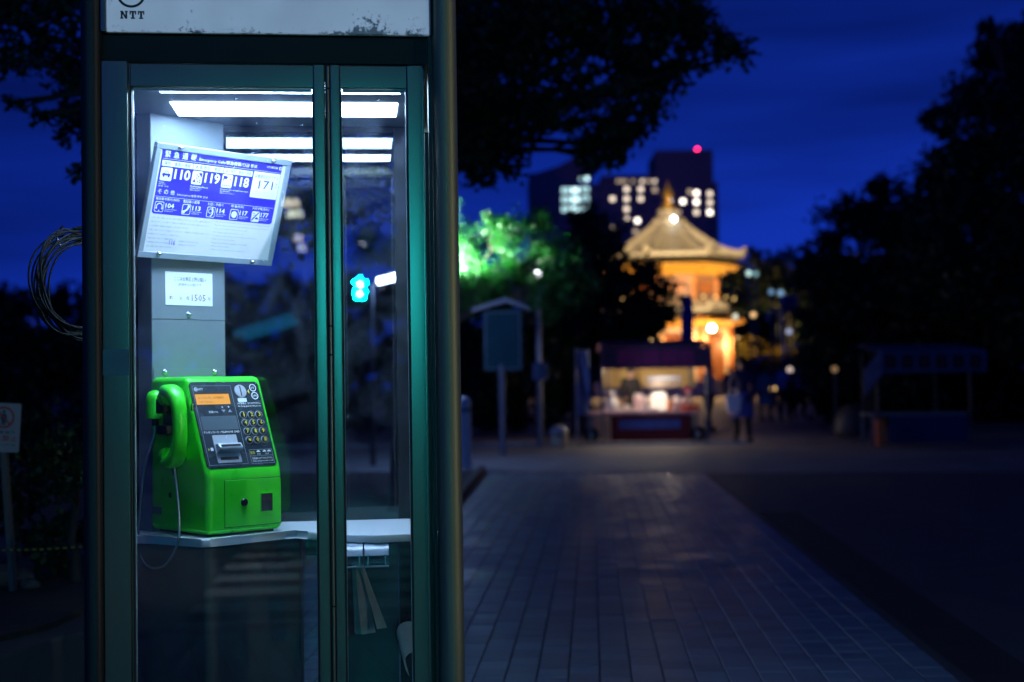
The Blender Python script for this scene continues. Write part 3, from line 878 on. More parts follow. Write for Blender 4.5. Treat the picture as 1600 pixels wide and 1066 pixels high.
text(t, '無', 0.4360, -0.0800, 0.0065, 0.0065, Z2); text(t, '料', 0.4360, -0.0890, 0.0065, 0.0065, Z2)
for k in range(3):
    flat(t, [(0.3545, -0.1055 - 0.005 * k), (0.440, -0.1055 - 0.005 * k), (0.440, -0.1050 - 0.005 * k), (0.3545, -0.1050 - 0.005 * k)], Z2)
t.build('number_lettering', m_blue, board, smooth=0)


def plate(x0, x1, y0, y1, drawer, hollow=False):
    pl = MB()
    flat(pl, rrect(x0, x1, y0, y1, 0.0045, 4), Z1)
    p = pl.build('pictogram_plate', m_white, board, smooth=0)
    if hollow:
        q = MB(); flat(q, rrect(x0 + 0.0018, x1 - 0.0018, y0 + 0.0018, y1 - 0.0018, 0.0035, 4), Z2); q.build('pictogram_ground', m_blue, p, smooth=0)
    g = MB(); drawer(g, (x0 + x1) / 2, (y0 + y1) / 2, Z2 + 0.0004)
    g.build('pictogram', m_white if hollow else m_blue, p, smooth=0)


def car(g, x, y, z):
    flat(g, [(x - .014, y - .004), (x + .014, y - .004), (x + .013, y + .002), (x - .013, y + .002)], z)
    ring(g, x, y + .002, .0062, .0076, z, 12, 0, 180)
    for s in (-.0085, .0085): disc(g, x + s, y - .0058, .0032, z, 10)


def fire(g, x, y, z):
    flat(g, [(x + .002, y + .015), (x + .015, y + .015), (x + .015, y + .001)], z)
    flat(g, [(x - .014, y - .013), (x - .003, y - .013), (x - .009, y - .003)], z)
    for dx, dy in ((-.002, .008), (.004, .004), (-.001, -.001), (.010, -.006), (.011, -.012), (.004, -.010)):
        disc(g, x + dx, y + dy, .0024, z, 8)


def ship(g, x, y, z):
    flat(g, [(x - .015, y - .005), (x - .011, y + .006), (x - .004, y + .005), (x + .001, y + .012), (x - .006, y + .015), (x - .015, y + .015)], z)
    for k in range(5): disc(g, x - .013 + .0065 * k, y - .013, .002, z, 8)
    disc(g, x + .010, y + .006, .0022, z, 8)


def headset(g, x, y, z):
    ring(g, x, y, .0082, .0110, z, 20, -20, 200); disc(g, x - .0095, y - .004, .003, z, 8); disc(g, x + .0095, y - .004, .003, z, 8); disc(g, x, y - .0105, .002, z, 8)


def receiver(g, x, y, z):
    ring(g, x - .012, y + .012, .0155, .0210, z, 16, -92, 2); disc(g, x + .0062, y + .0085, .0042, z, 10); disc(g, x - .0080, y - .0085, .0042, z, 10)


def face_phone(g, x, y, z):
    ring(g, x - .003, y + .003, .0055, .0072, z, 16); ring(g, x - .009, y + .001, .0135, .0175, z, 14, -60, 50)


def clock(g, x, y, z):
    disc(g, x, y, .0098, z, 20)


def weather(g, x, y, z):
    flat(g, [(x - .012, y - .014), (x + .013, y + .014), (x + .009, y + .0145), (x - .014, y - .009)], z)
    ring(g, x + .005, y - .0075, .0, .0062, z, 10, 0, 180)
    for dx, dy in ((-.010, .010), (-.005, .010), (-.009, .004), (-.003, .005)): disc(g, x + dx, y + dy, .0017, z, 6)


plate(0.0285, 0.0668, -0.1038, -0.0664, car)
plate(0.1345, 0.1700, -0.1046, -0.0658, fire)
plate(0.2390, 0.2765, -0.1040, -0.0648, ship)
plate(0.0285, 0.0585, -0.1935, -0.1635, headset, True)
plate(0.1205, 0.1500, -0.1942, -0.1638, receiver, True)
plate(0.2065, 0.2360, -0.1950, -0.1640, face_phone, True)
plate(0.2895, 0.3195, -0.1955, -0.1640, clock, True)
plate(0.3690, 0.3990, -0.1960, -0.1640, weather)
# small print
tp = MB()
lines = ['・110番、119番、118番は、赤いボタンを押すか受話器を上げてダイヤルしてください。通話料金は無料です。',
         '・硬貨やテレホンカードは不要です。電話をかける場所がわからないときは下の番号をお伝えください。',
         ' この公衆電話の設置場所は電話機の上の札に書いてあります。',
         '・停電のときはテレホンカードが使えないことがあります。十円硬貨または百円硬貨をご利用ください。',
         ' 百円硬貨のおつりは出ません。ご注意ください。',
         '・電話の新設、移転などのご相談は局番なしの',
         '・営業時間 午前9時から午後5時まで', ' 土曜、日曜、祝日も受付しております。']
y = -0.2125
for i, s in enumerate(lines):
    wdt = min(0.205, 0.0046 * len(s))
    text(tp, s, 0.0225, y, wdt, 0.0052, Z1); y -= 0.0118
text(tp, '故障のときは113へ', 0.130, -0.2755, 0.070, 0.0055, Z1); text(tp, '携帯電話からもかけられます', 0.130, -0.2850, 0.058, 0.0048, Z1)
right = ['Press the red button or lift the receiver and dial 110, 119 or 118. No coin or card is needed for these calls.',
         'If you do not know where you are, read out the number on the plate above the telephone.', 'Coins of 10 yen and 100 yen can be used.',
         'No change is given for 100 yen coins.', 'Telephone cards cannot be used during a power failure.', 'Dial 113 to report a fault.',
         'Please do not leave valuables on the shelf.', 'Please dial carefully.', 'Thank you for using this public telephone.']
y = -0.2085
for i, s in enumerate(right):
    text(tp, s, 0.2440, y, min(0.200, 0.0030 * len(s)), 0.0050, Z1); y -= 0.0104
tp.build('small_print', mat('grey_small_print', (0.26, 0.30, 0.40), rough=0.5), board, smooth=0)
t = MB(); text(t, '116', 0.0980, -0.2850, 0.0205, 0.0132, Z1, 0.008, 2); t.build('office_number', m_blue, board, smooth=0)
for (x, y) in ((0.0755, -0.0062), (0.4066, -0.0063), (0.0675, -0.3118), (0.4000, -0.3160)):
    mm = MB(); mm.lathe([(0.0072, 0), (0.0072, 0.002), (0.0058, 0.003), (0.0055, 0.006), (0.0035, 0.0095), (0, 0.011)], 12, (x, y, 0.004)); mm.build('nut', m_steel, board)
# arms that hold it off the column
br = M()
bi = BM.inverted() @ B_TF @ PT
for px_, zz in ((0.06, 1.86), (0.20, 1.86), (0.06, 1.66), (0.20, 1.66)):
    q0 = bi @ Vector((px_, -0.004, zz))
    br.tube([BF @ Vector((q0.x / S, q0.y / S, q0.z / S)), BF @ Vector((q0.x / S, q0.y / S, -0.012))], 0.008, 8)
br.build('bracket', m_grey, board)

# ------------------------------------------------------------------ address card on the column
card = bpy.data.objects.new('address_card', None); COL.objects.link(card)
card.matrix_world = B_TF @ PT @ Matrix(((1, 0, 0, 0.0457), (0, 0, -1, -0.0045), (0, 1, 0, 1.4412), (0, 0, 0, 1)))
tag(card, 'small white card with the booth address and 1505 printed, stuck on the grey column', 'notice')
M().box(0, 0.1675, 0, 0.0995, 0, 0.0015).build('card_sheet', m_white, card)
t = M(); text(t, 'ここは台東区上野公園2-1', 0.0305, 0.0730, 0.1130, 0.0130, 0.0020, 0.005); text(t, '(弁財天入口前)です', 0.0440, 0.0565, 0.0830, 0.0105, 0.0020)
t.build('address_lettering', mat('grey_print', (0.12, 0.15, 0.2), rough=0.5), card, smooth=0)
t = M(); text(t, '駒', 0.0135, 0.0165, 0.0105, 0.0110, 0.0020, 0.012); text(t, '込', 0.0480, 0.0165, 0.0105, 0.0110, 0.0020); text(t, '局', 0.0730, 0.0165, 0.0100, 0.0110, 0.0020); text(t, '1505', 0.0920, 0.0135, 0.0505, 0.0205, 0.0020); text(t, '号', 0.1500, 0.0165, 0.0100, 0.0105, 0.0020)
t.build('number_lettering', mat('plum_print', (0.30, 0.09, 0.16), rough=0.5), card, smooth=0)

# ------------------------------------------------------------------ directory holders under the shelf
m_clear = glass('clear_plastic', tint=(0.75, 0.8, 0.85), dust=0.25, boost=1.2)
m_paper = mat('grey_paper', (0.45, 0.47, 0.47), rough=0.8, var=0.1, scale=30)
m_paper_red = mat('dull_red_paper', (0.22, 0.05, 0.06), rough=0.8)


m_frost = mat('frosted_plastic', (0.30, 0.36, 0.46), rough=0.25, spec=0.6)


def holder(px):
    q = inv @ at(px, 850, 4.03)
    h = thing('directory_holder', None, 'directory holder', bw(q.x, 0.336, 0.7475), BA)
    zyx = Matrix(((0, 0, 1, 0), (1, 0, 0, 0), (0, 1, 0, 0), (0, 0, 0, 1)))
    out = [(0.0, 0.0), (-0.018, -0.002), (-0.031, -0.009), (-0.040, -0.019), (-0.044, -0.031)]
    M().prism(out + [(-0.041, -0.031), (-0.037, -0.020), (-0.029, -0.012), (-0.017, -0.005), (0.0, -0.003)], -0.034, 0.034, mtx=zyx).build('hood', m_frost, h)
    M().box(-0.034, 0.034, -0.0445, -0.0425, -0.058, -0.0315).build('window', m_clear, h)
    M().box(-0.034, 0.034, -0.0465, -0.0400, -0.064, -0.0585, 0.001).build('lower_lip', m_frost, h)  # pale lip put in for the bright lower edge
    for s_ in (-0.024, 0.024):
        M().box(s_ - 0.002, s_ + 0.002, -0.0475, -0.0450, -0.057, -0.028).build('glint_clip', m_steel, h)  # steel clips added to give the glints on the window
    M().box(-0.034, 0.034, -0.001, 0.003, -0.062, 0.0, 0.001).build('back_plate', m_clear, h)
    M().tube([(-0.033, -0.038, -0.045), (0.033, -0.038, -0.045)], 0.003, 8).build('rod', m_steel, h)
    M().tube([(-0.033, -0.030, -0.052), (0.033, -0.030, -0.052)], 0.0022, 8).build('rod', m_steel, h)
    for s in (-0.034, 0.031):
        M().box(s, s + 0.003, -0.043, 0.0, -0.062, -0.012).build('side_cheek', m_clear, h)
    return h


h1 = holder(548); tag(h1, 'clear plastic directory holder with booklets hanging from it, on the shelf edge', group='directory holders on the shelf edge')
h2 = holder(588); tag(h2, 'empty clear plastic directory holder on the shelf edge', group='directory holders on the shelf edge')


def sheet(name, px0, py0, px1, py1, w0, w1, Y, curl, m, parent, n=14, lean=0.0):
    """a hanging paper leaf that bellies out as it falls"""
    a, b = at(px0, py0, Y), at(px1, py1, Y)
    mm = M()
    rows = []
    dirw = Vector((math.cos(BA), math.sin(BA), 0)); dv = Vector((-math.sin(BA), math.cos(BA), 0))
    for i in range(n + 1):
        t = i / n
        c = a.lerp(b, t) - dv * (curl * math.sin(math.pi * t) + lean * t)
        w = w0 + (w1 - w0) * t
        yaw = 0.9 * (1 - 0.3 * t)
        dd = dirw * math.cos(yaw) + dv * math.sin(yaw)
        rows.append([mm.bm.verts.new(c + dd * w * s) for s in (-0.5, 0, 0.5)])
    for p, q in zip(rows, rows[1:]):
        for k in range(2):
            mm.bm.faces.new([p[k], p[k + 1], q[k + 1], q[k]])
    g = bmesh.ops.solidify(mm.bm, geom=list(mm.bm.faces), thickness=0.0015)
    o = mm.build(name, m, None)
    if parent is not None:
        o.parent = parent; o.matrix_parent_inverse = (Matrix.Translation(parent.location) @ Matrix.Rotation(parent.rotation_euler.z, 4, 'Z')).inverted()
    return o


bk = thing('hanging_booklets', 'fan of worn paper booklets hanging below the directory holder', 'booklets', h1.location + Vector((0, 0, -0.05)), BA)
for args in ((545, 878, 556, 992, 0.05, 0.06, 4.03, 0.0, m_paper_red), (556, 878, 566, 990, 0.03, 0.045, 4.025, 0.01, m_paper), (560, 878, 576, 990, 0.03, 0.05, 4.02, 0.02, m_paper), (564, 880, 597, 982, 0.016, 0.035, 4.01, 0.0, m_paper), (553, 880, 561, 988, 0.02, 0.03, 4.015, -0.01, m_paper)):
    sheet('leaf', *args, parent=bk)


def curled():
    """a booklet whose cover has rolled into an arch, beside the door stile"""
    c = at(655, 1000, 4.06)
    t = thing('curled_booklet', 'pale booklet with its cover rolled into an arch, low beside the narrow door', 'booklet', c, BA)
    mm = M()
    rows = []
    for i in range(15):
        th = R(-35 + 125 * (i / 14))
        x, z = -0.060 * math.sin(math.pi / 2 - th + R(5)), 0.055 * math.sin(th + R(20))
        rows.append([mm.bm.verts.new((x + 0.02 * k - 0.004, -0.01 - 0.03 * k, z - 0.080 * k)) for k in (0, 0.5, 1)])
    for p, q in zip(rows, rows[1:]):
        for k in range(2):
            mm.bm.faces.new([p[k], p[k + 1], q[k + 1], q[k]])
    bmesh.ops.solidify(mm.bm, geom=list(mm.bm.faces), thickness=0.002)
    mm.build('cover', m_paper, t)
    M().box(0.0, 0.05, 0.0, 0.012, -0.15, 0.31).build('pages', m_paper, t)
    return t


curled()

# ------------------------------------------------------------------ coil of cable hung on the booth's left side
coil = thing('cable_coil', 'loose coil of dark cable hung on the left side of the booth', 'cable coil', bw(-0.565, 0.36, 1.49), BA)
m_cable = mat('dark_cable', (0.008, 0.009, 0.011), rough=0.6, spec=0.15)
for k in range(13):
    r0 = 0.150 - random.random() * 0.032
    ph = random.random() * 6.28
    ox, oz = random.uniform(-0.012, 0.012), random.uniform(-0.012, 0.006)
    pts = []
    for i in range(49):
        t = 2 * math.pi * i / 48
        rad = r0 * (1 + 0.05 * math.sin(2 * t + ph) + 0.03 * math.sin(3 * t + 2 * ph))
        pts.append((ox + rad * 0.56 * math.cos(t) + 0.008 * math.sin(t + ph), rad * math.cos(t) * 0.80 + 0.012 * math.cos(t * 2 + ph), oz + rad * math.sin(t)))
    M().tube(pts, 0.0030, 6, caps=False).build('cable_turn', m_cable, coil)
M().tube([(-0.01, 0.0, 0.150), (0.04, 0.0, 0.158), (0.085, 0.0, 0.150)], 0.006, 6).build('hook', m_black, coil)
M().tube([(-0.035, -0.05, 0.10), (-0.05, -0.045, 0.13), (-0.03, -0.04, 0.155)], 0.004, 6).build('cable_tie', m_black, coil)

# ------------------------------------------------------------------ ground
m_asphalt = mat('asphalt', (0.062, 0.066, 0.078), rough=0.75, var=0.3, scale=3, bump=0.25, rvar=0.15)
m_dark_strip = mat('dark_strip_ground', (0.014, 0.014, 0.016), rough=0.8, var=0.3, scale=6, bump=0.2)
m_road = mat('worn_road', (0.20, 0.20, 0.215), rough=0.7, var=0.25, scale=1.2, bump=0.15, rvar=0.1)
m_soil = mat('soil', (0.03, 0.025, 0.02), rough=0.95, var=0.4, scale=6, bump=0.6)
m_bed = mat('sand_joint', (0.06, 0.06, 0.066), rough=0.9)
m_paver = mat('grey_paver', (0.155, 0.21, 0.295), rough=0.5, var=0.22, scale=2.2, bump=0.12, rvar=0.14, per_obj=0.22)
m_paver_i = mat('grey_paver_far', (0.155, 0.21, 0.295), rough=0.5, var=0.22, scale=2.2, bump=0.12, rvar=0.14, per_island=0.22)
m_kerb = mat('kerb_stone', (0.28, 0.28, 0.28), rough=0.8, var=0.2, scale=3, bump=0.2, per_obj=0.15)
m_plaza = mat('plaza_asphalt', (0.20, 0.19, 0.20), rough=0.6, var=0.25, scale=1.5, bump=0.15, rvar=0.12)


def sheet_obj(name, pts, z, m, kind='structure'):
    o = M().face([(p[0], p[1], z) for p in pts]).build(name, m, None, smooth=0)
    return tag(o, kind=kind)


sheet_obj('ground', [(-900, -900), (900, -900), (900, 900), (-900, 900)], -0.008, m_asphalt)
# paving: courses of blocks, long joints running away from the camera
PV = R(3.2)
PO = Vector((1.735, 5.59, 0))                     # right edge near the camera
pdx, pdy = Vector((math.cos(PV), -math.sin(PV), 0)), Vector((math.sin(PV), math.cos(PV), 0))
PW, PL = 0.128, 0.170
NCOL = 26
LEN = 12.85


def pav(a, b, z=0.0):
    q = PO - pdx * a + pdy * b
    return (q.x, q.y, z)


pavement = M().face([pav(0, LEN, -0.002), pav(NCOL * PW, LEN + 0.8, -0.002), pav(NCOL * PW, -5.6, -0.002), pav(0, -5.6, -0.002)]).build('pavement', m_bed, None, smooth=0)
tag(pavement, 'grey block paving beside the telephone booth', kind='structure')
pv = M().box(-PW / 2 + 0.0028, PW / 2 - 0.0028, -PL / 2 + 0.002, PL / 2 - 0.002, -0.03, 0.0)
top = [e for e in pv.bm.edges if all(v.co.z > -0.001 for v in e.verts)]
bmesh.ops.bevel(pv.bm, geom=top, offset=0.0032, segments=1, affect='EDGES')
paver_proto = pv.build('paver', m_paver, None, smooth=0)
paver_me = paver_proto.data
bpy.data.objects.remove(paver_proto)
pco = [v.co.copy() for v in paver_me.vertices]; pfa = [list(p.vertices) for p in paver_me.polygons]
rest_v, rest_f = [], []
cells = []
for i in range(NCOL):
    off = 0.5 * PL if i % 2 else 0.0
    nrow = int((LEN + 5.4 + i * 0.03) / PL)
    for j in range(nrow):
        b = -5.5 + off + (j + 0.5) * PL
        if b > LEN + i * PW * 0.24 - PL / 2:
            continue
        cells.append((i, (i + 0.5) * PW, b))
seen = []
for c in cells:
    q = Vector(pav(c[1], c[2]))
    d = q - Vector((0, 0, CAM_H))
    zc = d.dot(fwd)
    vis = False
    if zc > 0.5:
        px = 800 + FPX * d.dot(rt) / zc; py = 533 - FPX * d.dot(upv) / zc
        vis = 715 < px < 1640 and py < 1085
    seen.append((0 if vis else 1, q.y))
order = sorted(range(len(cells)), key=lambda k: seen[k])
near = set(order[:298])
prng = random.Random(4)
for k, (i, a, b) in enumerate(cells):
    q = pav(a, b, prng.uniform(0.0, 0.004))
    rot = Matrix.Translation(q) @ Matrix.Rotation(-PV + prng.uniform(-0.006, 0.006), 4, 'Z') @ Matrix.Rotation(prng.uniform(-0.006, 0.006), 4, 'X') @ Matrix.Rotation(prng.uniform(-0.008, 0.008), 4, 'Y')
    if k in near:
        o = link('paver', paver_me, None, pavement); o.matrix_basis = rot
    else:
        n0 = len(rest_v)
        rest_v += [tuple(rot @ v) for v in pco]; rest_f += [[n0 + t for t in f] for f in pfa]
me = bpy.data.meshes.new('paver_field'); me.from_pydata(rest_v, [], rest_f)
tag(link('paver_field', me, m_paver_i, pavement), kind='stuff')
# darker strip along the right edge, cross road and plaza
sheet_obj('dark_strip', [pav(-0.06, 7.35), pav(-0.42, 7.35), pav(-0.30, -5), pav(-0.06, -5)], -0.004, m_dark_strip)
road_pts = [(-40, 19.35), (2.4, 18.5), (2.95, 18.46), (40, 16.0), (40, 19.6), (8.2, 22.9), (-0.9, 27.5), (-40, 29.5)]
road_pts = [(-40, 21.6), (-0.6, 19.45), (2.45, 18.50), (3.6, 18.2), (40, 14.0), (40, 14.2), (8.6, 22.6), (4.5, 26.6), (-0.9, 27.55), (-40, 29.6)]
sheet_obj('cross_road', road_pts, -0.004, m_road)
sheet_obj('plaza', [(-40, 29.9), (-0.9, 27.85), (4.5, 26.9), (8.8, 22.9), (40, 14.4), (60, 120), (-60, 120)], -0.0035, m_plaza)
kerb = M().box(-40, -39.5, 29.5, 29.8, -0.01, 0.0).build('kerb', m_kerb, None); tag(kerb, kind='structure')
ks = M().box(-0.495, 0.495, -0.09, 0.09, -0.03, 0.06, 0.012, 1).build('kerb_block', m_kerb, None); ks_me = ks.data; bpy.data.objects.remove(ks)


def kerb_run(a, b):
    a, b = Vector((*a, 0)), Vector((*b, 0)); n = max(1, int((b - a).length))
    for i in range(n):
        o = link('kerb_block', ks_me, None, kerb)
        o.location = a.lerp(b, (i + 0.5) / n); o.rotation_euler = (0, 0, math.atan2(b.y - a.y, b.x - a.x)); o.scale = ((b - a).length / n, 1, 1)


kerb_run((-14, 28.4), (-0.9, 27.70)); kerb_run((-0.9, 27.70), (4.4, 26.75)); kerb_run((8.7, 22.75), (20, 19.6))
# low dark edging on the left side of the paving, with a planted bed behind it
sheet_obj('planting_soil', [(-0.72, 12.0), (-0.50, 19.2), (-9, 20), (-9, 12.0)], 0.03, m_soil)
edge = M().box(-0.05, 0.05, 0, 7.0, -0.02, 0.10, 0.01, 1).build('edging', mat('dark_edging', (0.02, 0.02, 0.022), rough=0.8), None)
edge.location = (-0.66, 12.1, 0); edge.rotation_euler = (0, 0, -R(1.9)); tag(edge, kind='structure')
# raised bed on the far left
bed = M().prism([(-1.86, 4.1), (-1.56, 5.15), (-1.45, 7.4), (-6, 7.4), (-6, 4.1)], -0.02, 0.33, 0.02, 2).build('planter_bed', mat('planter_concrete', (0.06, 0.06, 0.064), rough=0.85, var=0.2, scale=4, bump=0.2), None)
tag(bed, kind='structure')
soil = M().prism([(-1.98, 4.25), (-1.68, 5.2), (-1.58, 7.3), (-5.9, 7.3), (-5.9, 4.25)], 0.331, 0.352).build('bed_soil', m_soil, None); tag(soil, kind='structure')

# ------------------------------------------------------------------ trees and shrubs
m_bark = mat('bark', (0.045, 0.038, 0.03), rough=0.9, var=0.3, scale=9, bump=0.6, stretch=(1, 1, 0.3))
m_leaf = mat('leaf_green', (0.026, 0.055, 0.016), rough=0.5, per_island=0.45, trans=0.3)
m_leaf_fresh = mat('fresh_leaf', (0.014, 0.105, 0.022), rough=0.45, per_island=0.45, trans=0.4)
m_leaf_dark = mat('dark_leaf', (0.012, 0.026, 0.010), rough=0.5, per_island=0.45, trans=0.2)
m_leaf_gold = mat('golden_leaf', (0.26, 0.17, 0.02), rough=0.5, per_island=0.4, trans=0.3)


def leaf_mesh(name, clumps, size, dens, seed, sub=26, depth=2.6, flat_=0.75):
    """leaf faces (two triangles folded on the midrib) clustered on twigs inside every clump"""
    rng = np.random.default_rng(seed)
    P, S = [], []
    for (c, r) in clumps:
        n = int(dens * depth * math.pi * r * r / (size * size * 0.33))
        d = rng.normal(size=(sub, 3)); d /= np.linalg.norm(d, axis=1)[:, None]
        cen = d * (rng.random((sub, 1)) ** 0.45) * r * np.array([1, 1, flat_])
        rad = r * rng.uniform(0.16, 0.38, sub)
        idx = rng.integers(0, sub, n)
        off = rng.normal(size=(n, 3)) * 0.52
        P.append(np.array(c)[None] + cen[idx] + off * rad[idx][:, None])
        S.append(np.full(n, size) * rng.uniform(0.6, 1.25, n))
    P = np.concatenate(P); S = np.concatenate(S); n = len(P)
    a = rng.normal(size=(n, 3)); a[:, 2] -= 0.35; a /= np.linalg.norm(a, axis=1)[:, None]
    b = rng.normal(size=(n, 3)); b -= a * (a * b).sum(1)[:, None]; b /= np.linalg.norm(b, axis=1)[:, None]
    c = np.cross(a, b)
    L, Wd = a * S[:, None], b * (S * 0.30)[:, None]
    up = c * (S * 0.08)[:, None]
    V = np.stack([P, P + L * 0.5 + Wd + up, P + L, P + L * 0.5 - Wd + up], 1).reshape(-1, 3)
    base = np.arange(n)[:, None] * 4
    F = np.concatenate([base + np.array([[0, 1, 2]]), base + np.array([[0, 2, 3]])], 1).reshape(-1, 3)
    me = bpy.data.meshes.new(name)
    me.vertices.add(len(V)); me.vertices.foreach_set('co', V.astype(np.float32).ravel())
    me.loops.add(len(F) * 3); me.loops.foreach_set('vertex_index', F.astype(np.int32).ravel())
    me.polygons.add(len(F)); me.polygons.foreach_set('loop_start', np.arange(0, len(F) * 3, 3, dtype=np.int32))
    me.update(); me.validate()
    return me


def tree(name, label, base, fork_z, clumps, leaf, m, seed, r0=0.14, dens=1.0, group=None, cat='tree', lean=(0, 0), bark=None, sub=26, depth=2.6):
    """clumps: (point, radius) in world space"""
    base = Vector(base)
    t = thing(name, label, cat, base, 0, group)
    rel = [((c - base), r) for c, r in clumps]
    rng = random.Random(seed)
    fork = Vector((lean[0], lean[1], fork_z))
    mm = M()
    tp = [Vector((0, 0, -0.05)), Vector((0, 0, 0.12)), fork * 0.35 + Vector((rng.uniform(-.04, .04), 0, 0)), fork * 0.7 + Vector((rng.uniform(-.05, .05), 0, 0)), fork]
    mm.tube(tp, [r0 * 1.5, r0 * 1.1, r0 * 0.95, r0 * 0.85, r0 * 0.7], 10)
    mm.build('trunk', bark or m_bark, t, smooth=60)
    lm = M()
    for c, r in rel:
        mid = fork.lerp(c, 0.5) + Vector((rng.uniform(-.2, .2), rng.uniform(-.2, .2), rng.uniform(0.0, 0.25))) * (c - fork).length * 0.3
        path = spline([fork - Vector((0, 0, 0.12)), fork.lerp(mid, 0.5), mid, c], 4)
        k = len(path)
        lm.tube(path, [r0 * (0.5 - 0.42 * i / (k - 1)) for i in range(k)], 6)
        for _ in range(5):
            d = Vector((rng.gauss(0, 1), rng.gauss(0, 1), rng.gauss(0, 0.7))).normalized() * r * 0.85
            lm.tube([path[-3], path[-3].lerp(c + d, 0.5) + Vector((0, 0, .05 * r)), c + d], [r0 * 0.13, r0 * 0.09, r0 * 0.03], 4)
    lm.build('limbs', bark or m_bark, t, smooth=60)
    link('crown', leaf_mesh('crown', rel, leaf, dens, seed, sub=sub, depth=depth), m, t)
    return t


def cl(lst, Y, spread=0.5, seed=1):
    rng = random.Random(seed)
    out = []
    for (px, py, rp) in lst:
        y = Y + rng.uniform(-spread, spread)
        out.append((at(px, py, y), rp / FPX * y))
    return out


T1 = [(780, 50, 105), (900, 60, 95), (1010, 45, 90), (1085, 55, 62), (1142, 78, 34), (760, 165, 85), (850, 160, 80), (790, 235, 48), (742, 262, 40), (965, 185, 62), (1000, 140, 58), (930, 235, 42), (700, 90, 110), (620, 60, 120),
      (870, -60, 120), (1010, -70, 110), (720, -60, 120), (960, 228, 38), (1050, 120, 48)]
tree('spreading_tree', 'dark spreading tree whose leafy branches hang over the paving beside the booth', (-0.98, 13.2, 0), 3.3, cl(T1, 13, 0.6, 3), 0.085, m_leaf, 21, r0=0.16, dens=1.7, lean=(0.1, 0))
T2 = [(70, 20, 60), (15, 90, 42), (105, 110, 46), (118, 200, 34), (0, 20, 60), (60, 75, 36), (125, 265, 22), (128, 150, 40), (108, 178, 30), (180, 60, 110), (260, 120, 110), (330, 40, 110), (190, 220, 70), (25, 160, 20), (60, -70, 90), (200, -80, 110), (60, 182, 20), (470, 340, 80), (400, 240, 90), (560, 300, 80), (620, 240, 70), (520, 180, 80), (380, 350, 60), (300, 330, 60), (640, 330, 40)]
tree('drooping_tree', 'dark tree behind the booth with leafy sprays hanging into the upper left sky', (-2.05, 8.6, 0), 2.9, cl(T2, 8.6, 0.45, 5), 0.062, m_leaf, 22, r0=0.11, dens=0.95, lean=(0.0, 0))
T3 = [(735, 420, 34), (778, 432, 38), (745, 385, 52), (795, 352, 46), (722, 440, 58), (812, 415, 52), (868, 395, 42), (765, 468, 42), (850, 462, 46), (690, 400, 60), (640, 400, 60), (675, 330, 50), (590, 385, 50), (840, 345, 30), (900, 440, 40)]
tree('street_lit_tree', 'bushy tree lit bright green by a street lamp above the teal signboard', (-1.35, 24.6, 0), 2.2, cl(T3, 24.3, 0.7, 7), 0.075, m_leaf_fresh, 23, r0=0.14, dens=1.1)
T4 = [(930, 400, 52), (985, 450, 52), (915, 350, 38), (950, 500, 62), (890, 520, 70), (1020, 500, 44), (860, 560, 70), (800, 560, 80), (1035, 460, 32), (955, 372, 34), (880, 450, 60), (985, 520, 50), (870, 620, 60), (780, 620, 60), (1010, 420, 22)]
tree('dark_tree', 'dark tree behind the lit food stall, partly covering the temple roof', (1.5, 33, 0), 2.0, cl(T4, 33, 1.0, 9), 0.17, m_leaf_dark, 24, r0=0.18, dens=2.2)
T5 = [(1300, 430, 52), (1330, 340, 52), (1385, 320, 55), (1345, 480, 80), (1430, 350, 70), (1400, 420, 100), (1290, 500, 52), (1300, 560, 55), (1370, 560, 80), (1290, 380, 30), (1275, 440, 30)]
tree('round_tree', 'dark rounded tree above the unlit stall on the right', (8.6, 34, 0), 2.2, cl(T5, 34, 1.0, 11), 0.17, m_leaf_dark, 25, r0=0.2, dens=2.2)
T6 = [(1470, 190, 36), (1510, 150, 50), (1560, 90, 55), (1595, 60, 50), (1530, 230, 62), (1590, 170, 70), (1470, 260, 40), (1620, 250, 90), (1500, 320, 90), (1580, 350, 110), (1560, 250, 40), (1545, 45, 20), (1640, 100, 70), (1480, 420, 110), (1590, 460, 120), (1450, 185, 14)]
tree('tall_tree', 'tallest dark tree at the right edge against the blue sky', (11.5, 31, 0), 4.0, cl(T6, 31, 1.0, 13), 0.17, m_leaf_dark, 26, r0=0.26, dens=2.2)
T7 = [(1185, 425, 36), (1220, 440, 40), (1250, 420, 32), (1160, 470, 34), (1205, 462, 32), (1262, 455, 40), (1265, 520, 40), (1180, 400, 16), (1230, 402, 18), (1150, 440, 22)]
tree('park_tree', 'small dark tree right of the golden temple roof', at(1235, 590, 62) * 1.0, 3.0, cl(T7, 62, 1.5, 15), 0.28, m_leaf_dark, 27, r0=0.22, dens=1.4)
GOLD = [((1165, 545, 26),), ((1188, 520, 22),), ((1215, 548, 22),), ((1236, 556, 16),)]
for k, (px, py, rp, lab) in enumerate(((1166, 538, 24, 'golden lit shrub nearest the temple front'), (1212, 552, 20, 'golden lit shrub behind the walking crowd'), (1238, 556, 13, 'smallest golden lit shrub beside the dark trees'))):
    Y = 70 - 4 * k
    b = at(px, 600, Y); b.z = 0
    tree('golden_shrub', lab, b, 1.6, [(at(px, py, Y), rp / FPX * Y), (at(px + 9, py + 12, Y), rp * 0.7 / FPX * Y), (at(px - 8, py + 14, Y), rp * 0.6 / FPX * Y)], 0.26, m_leaf_gold, 40 + k, r0=0.08, dens=0.9, group='golden shrubs by the temple', cat='shrub')


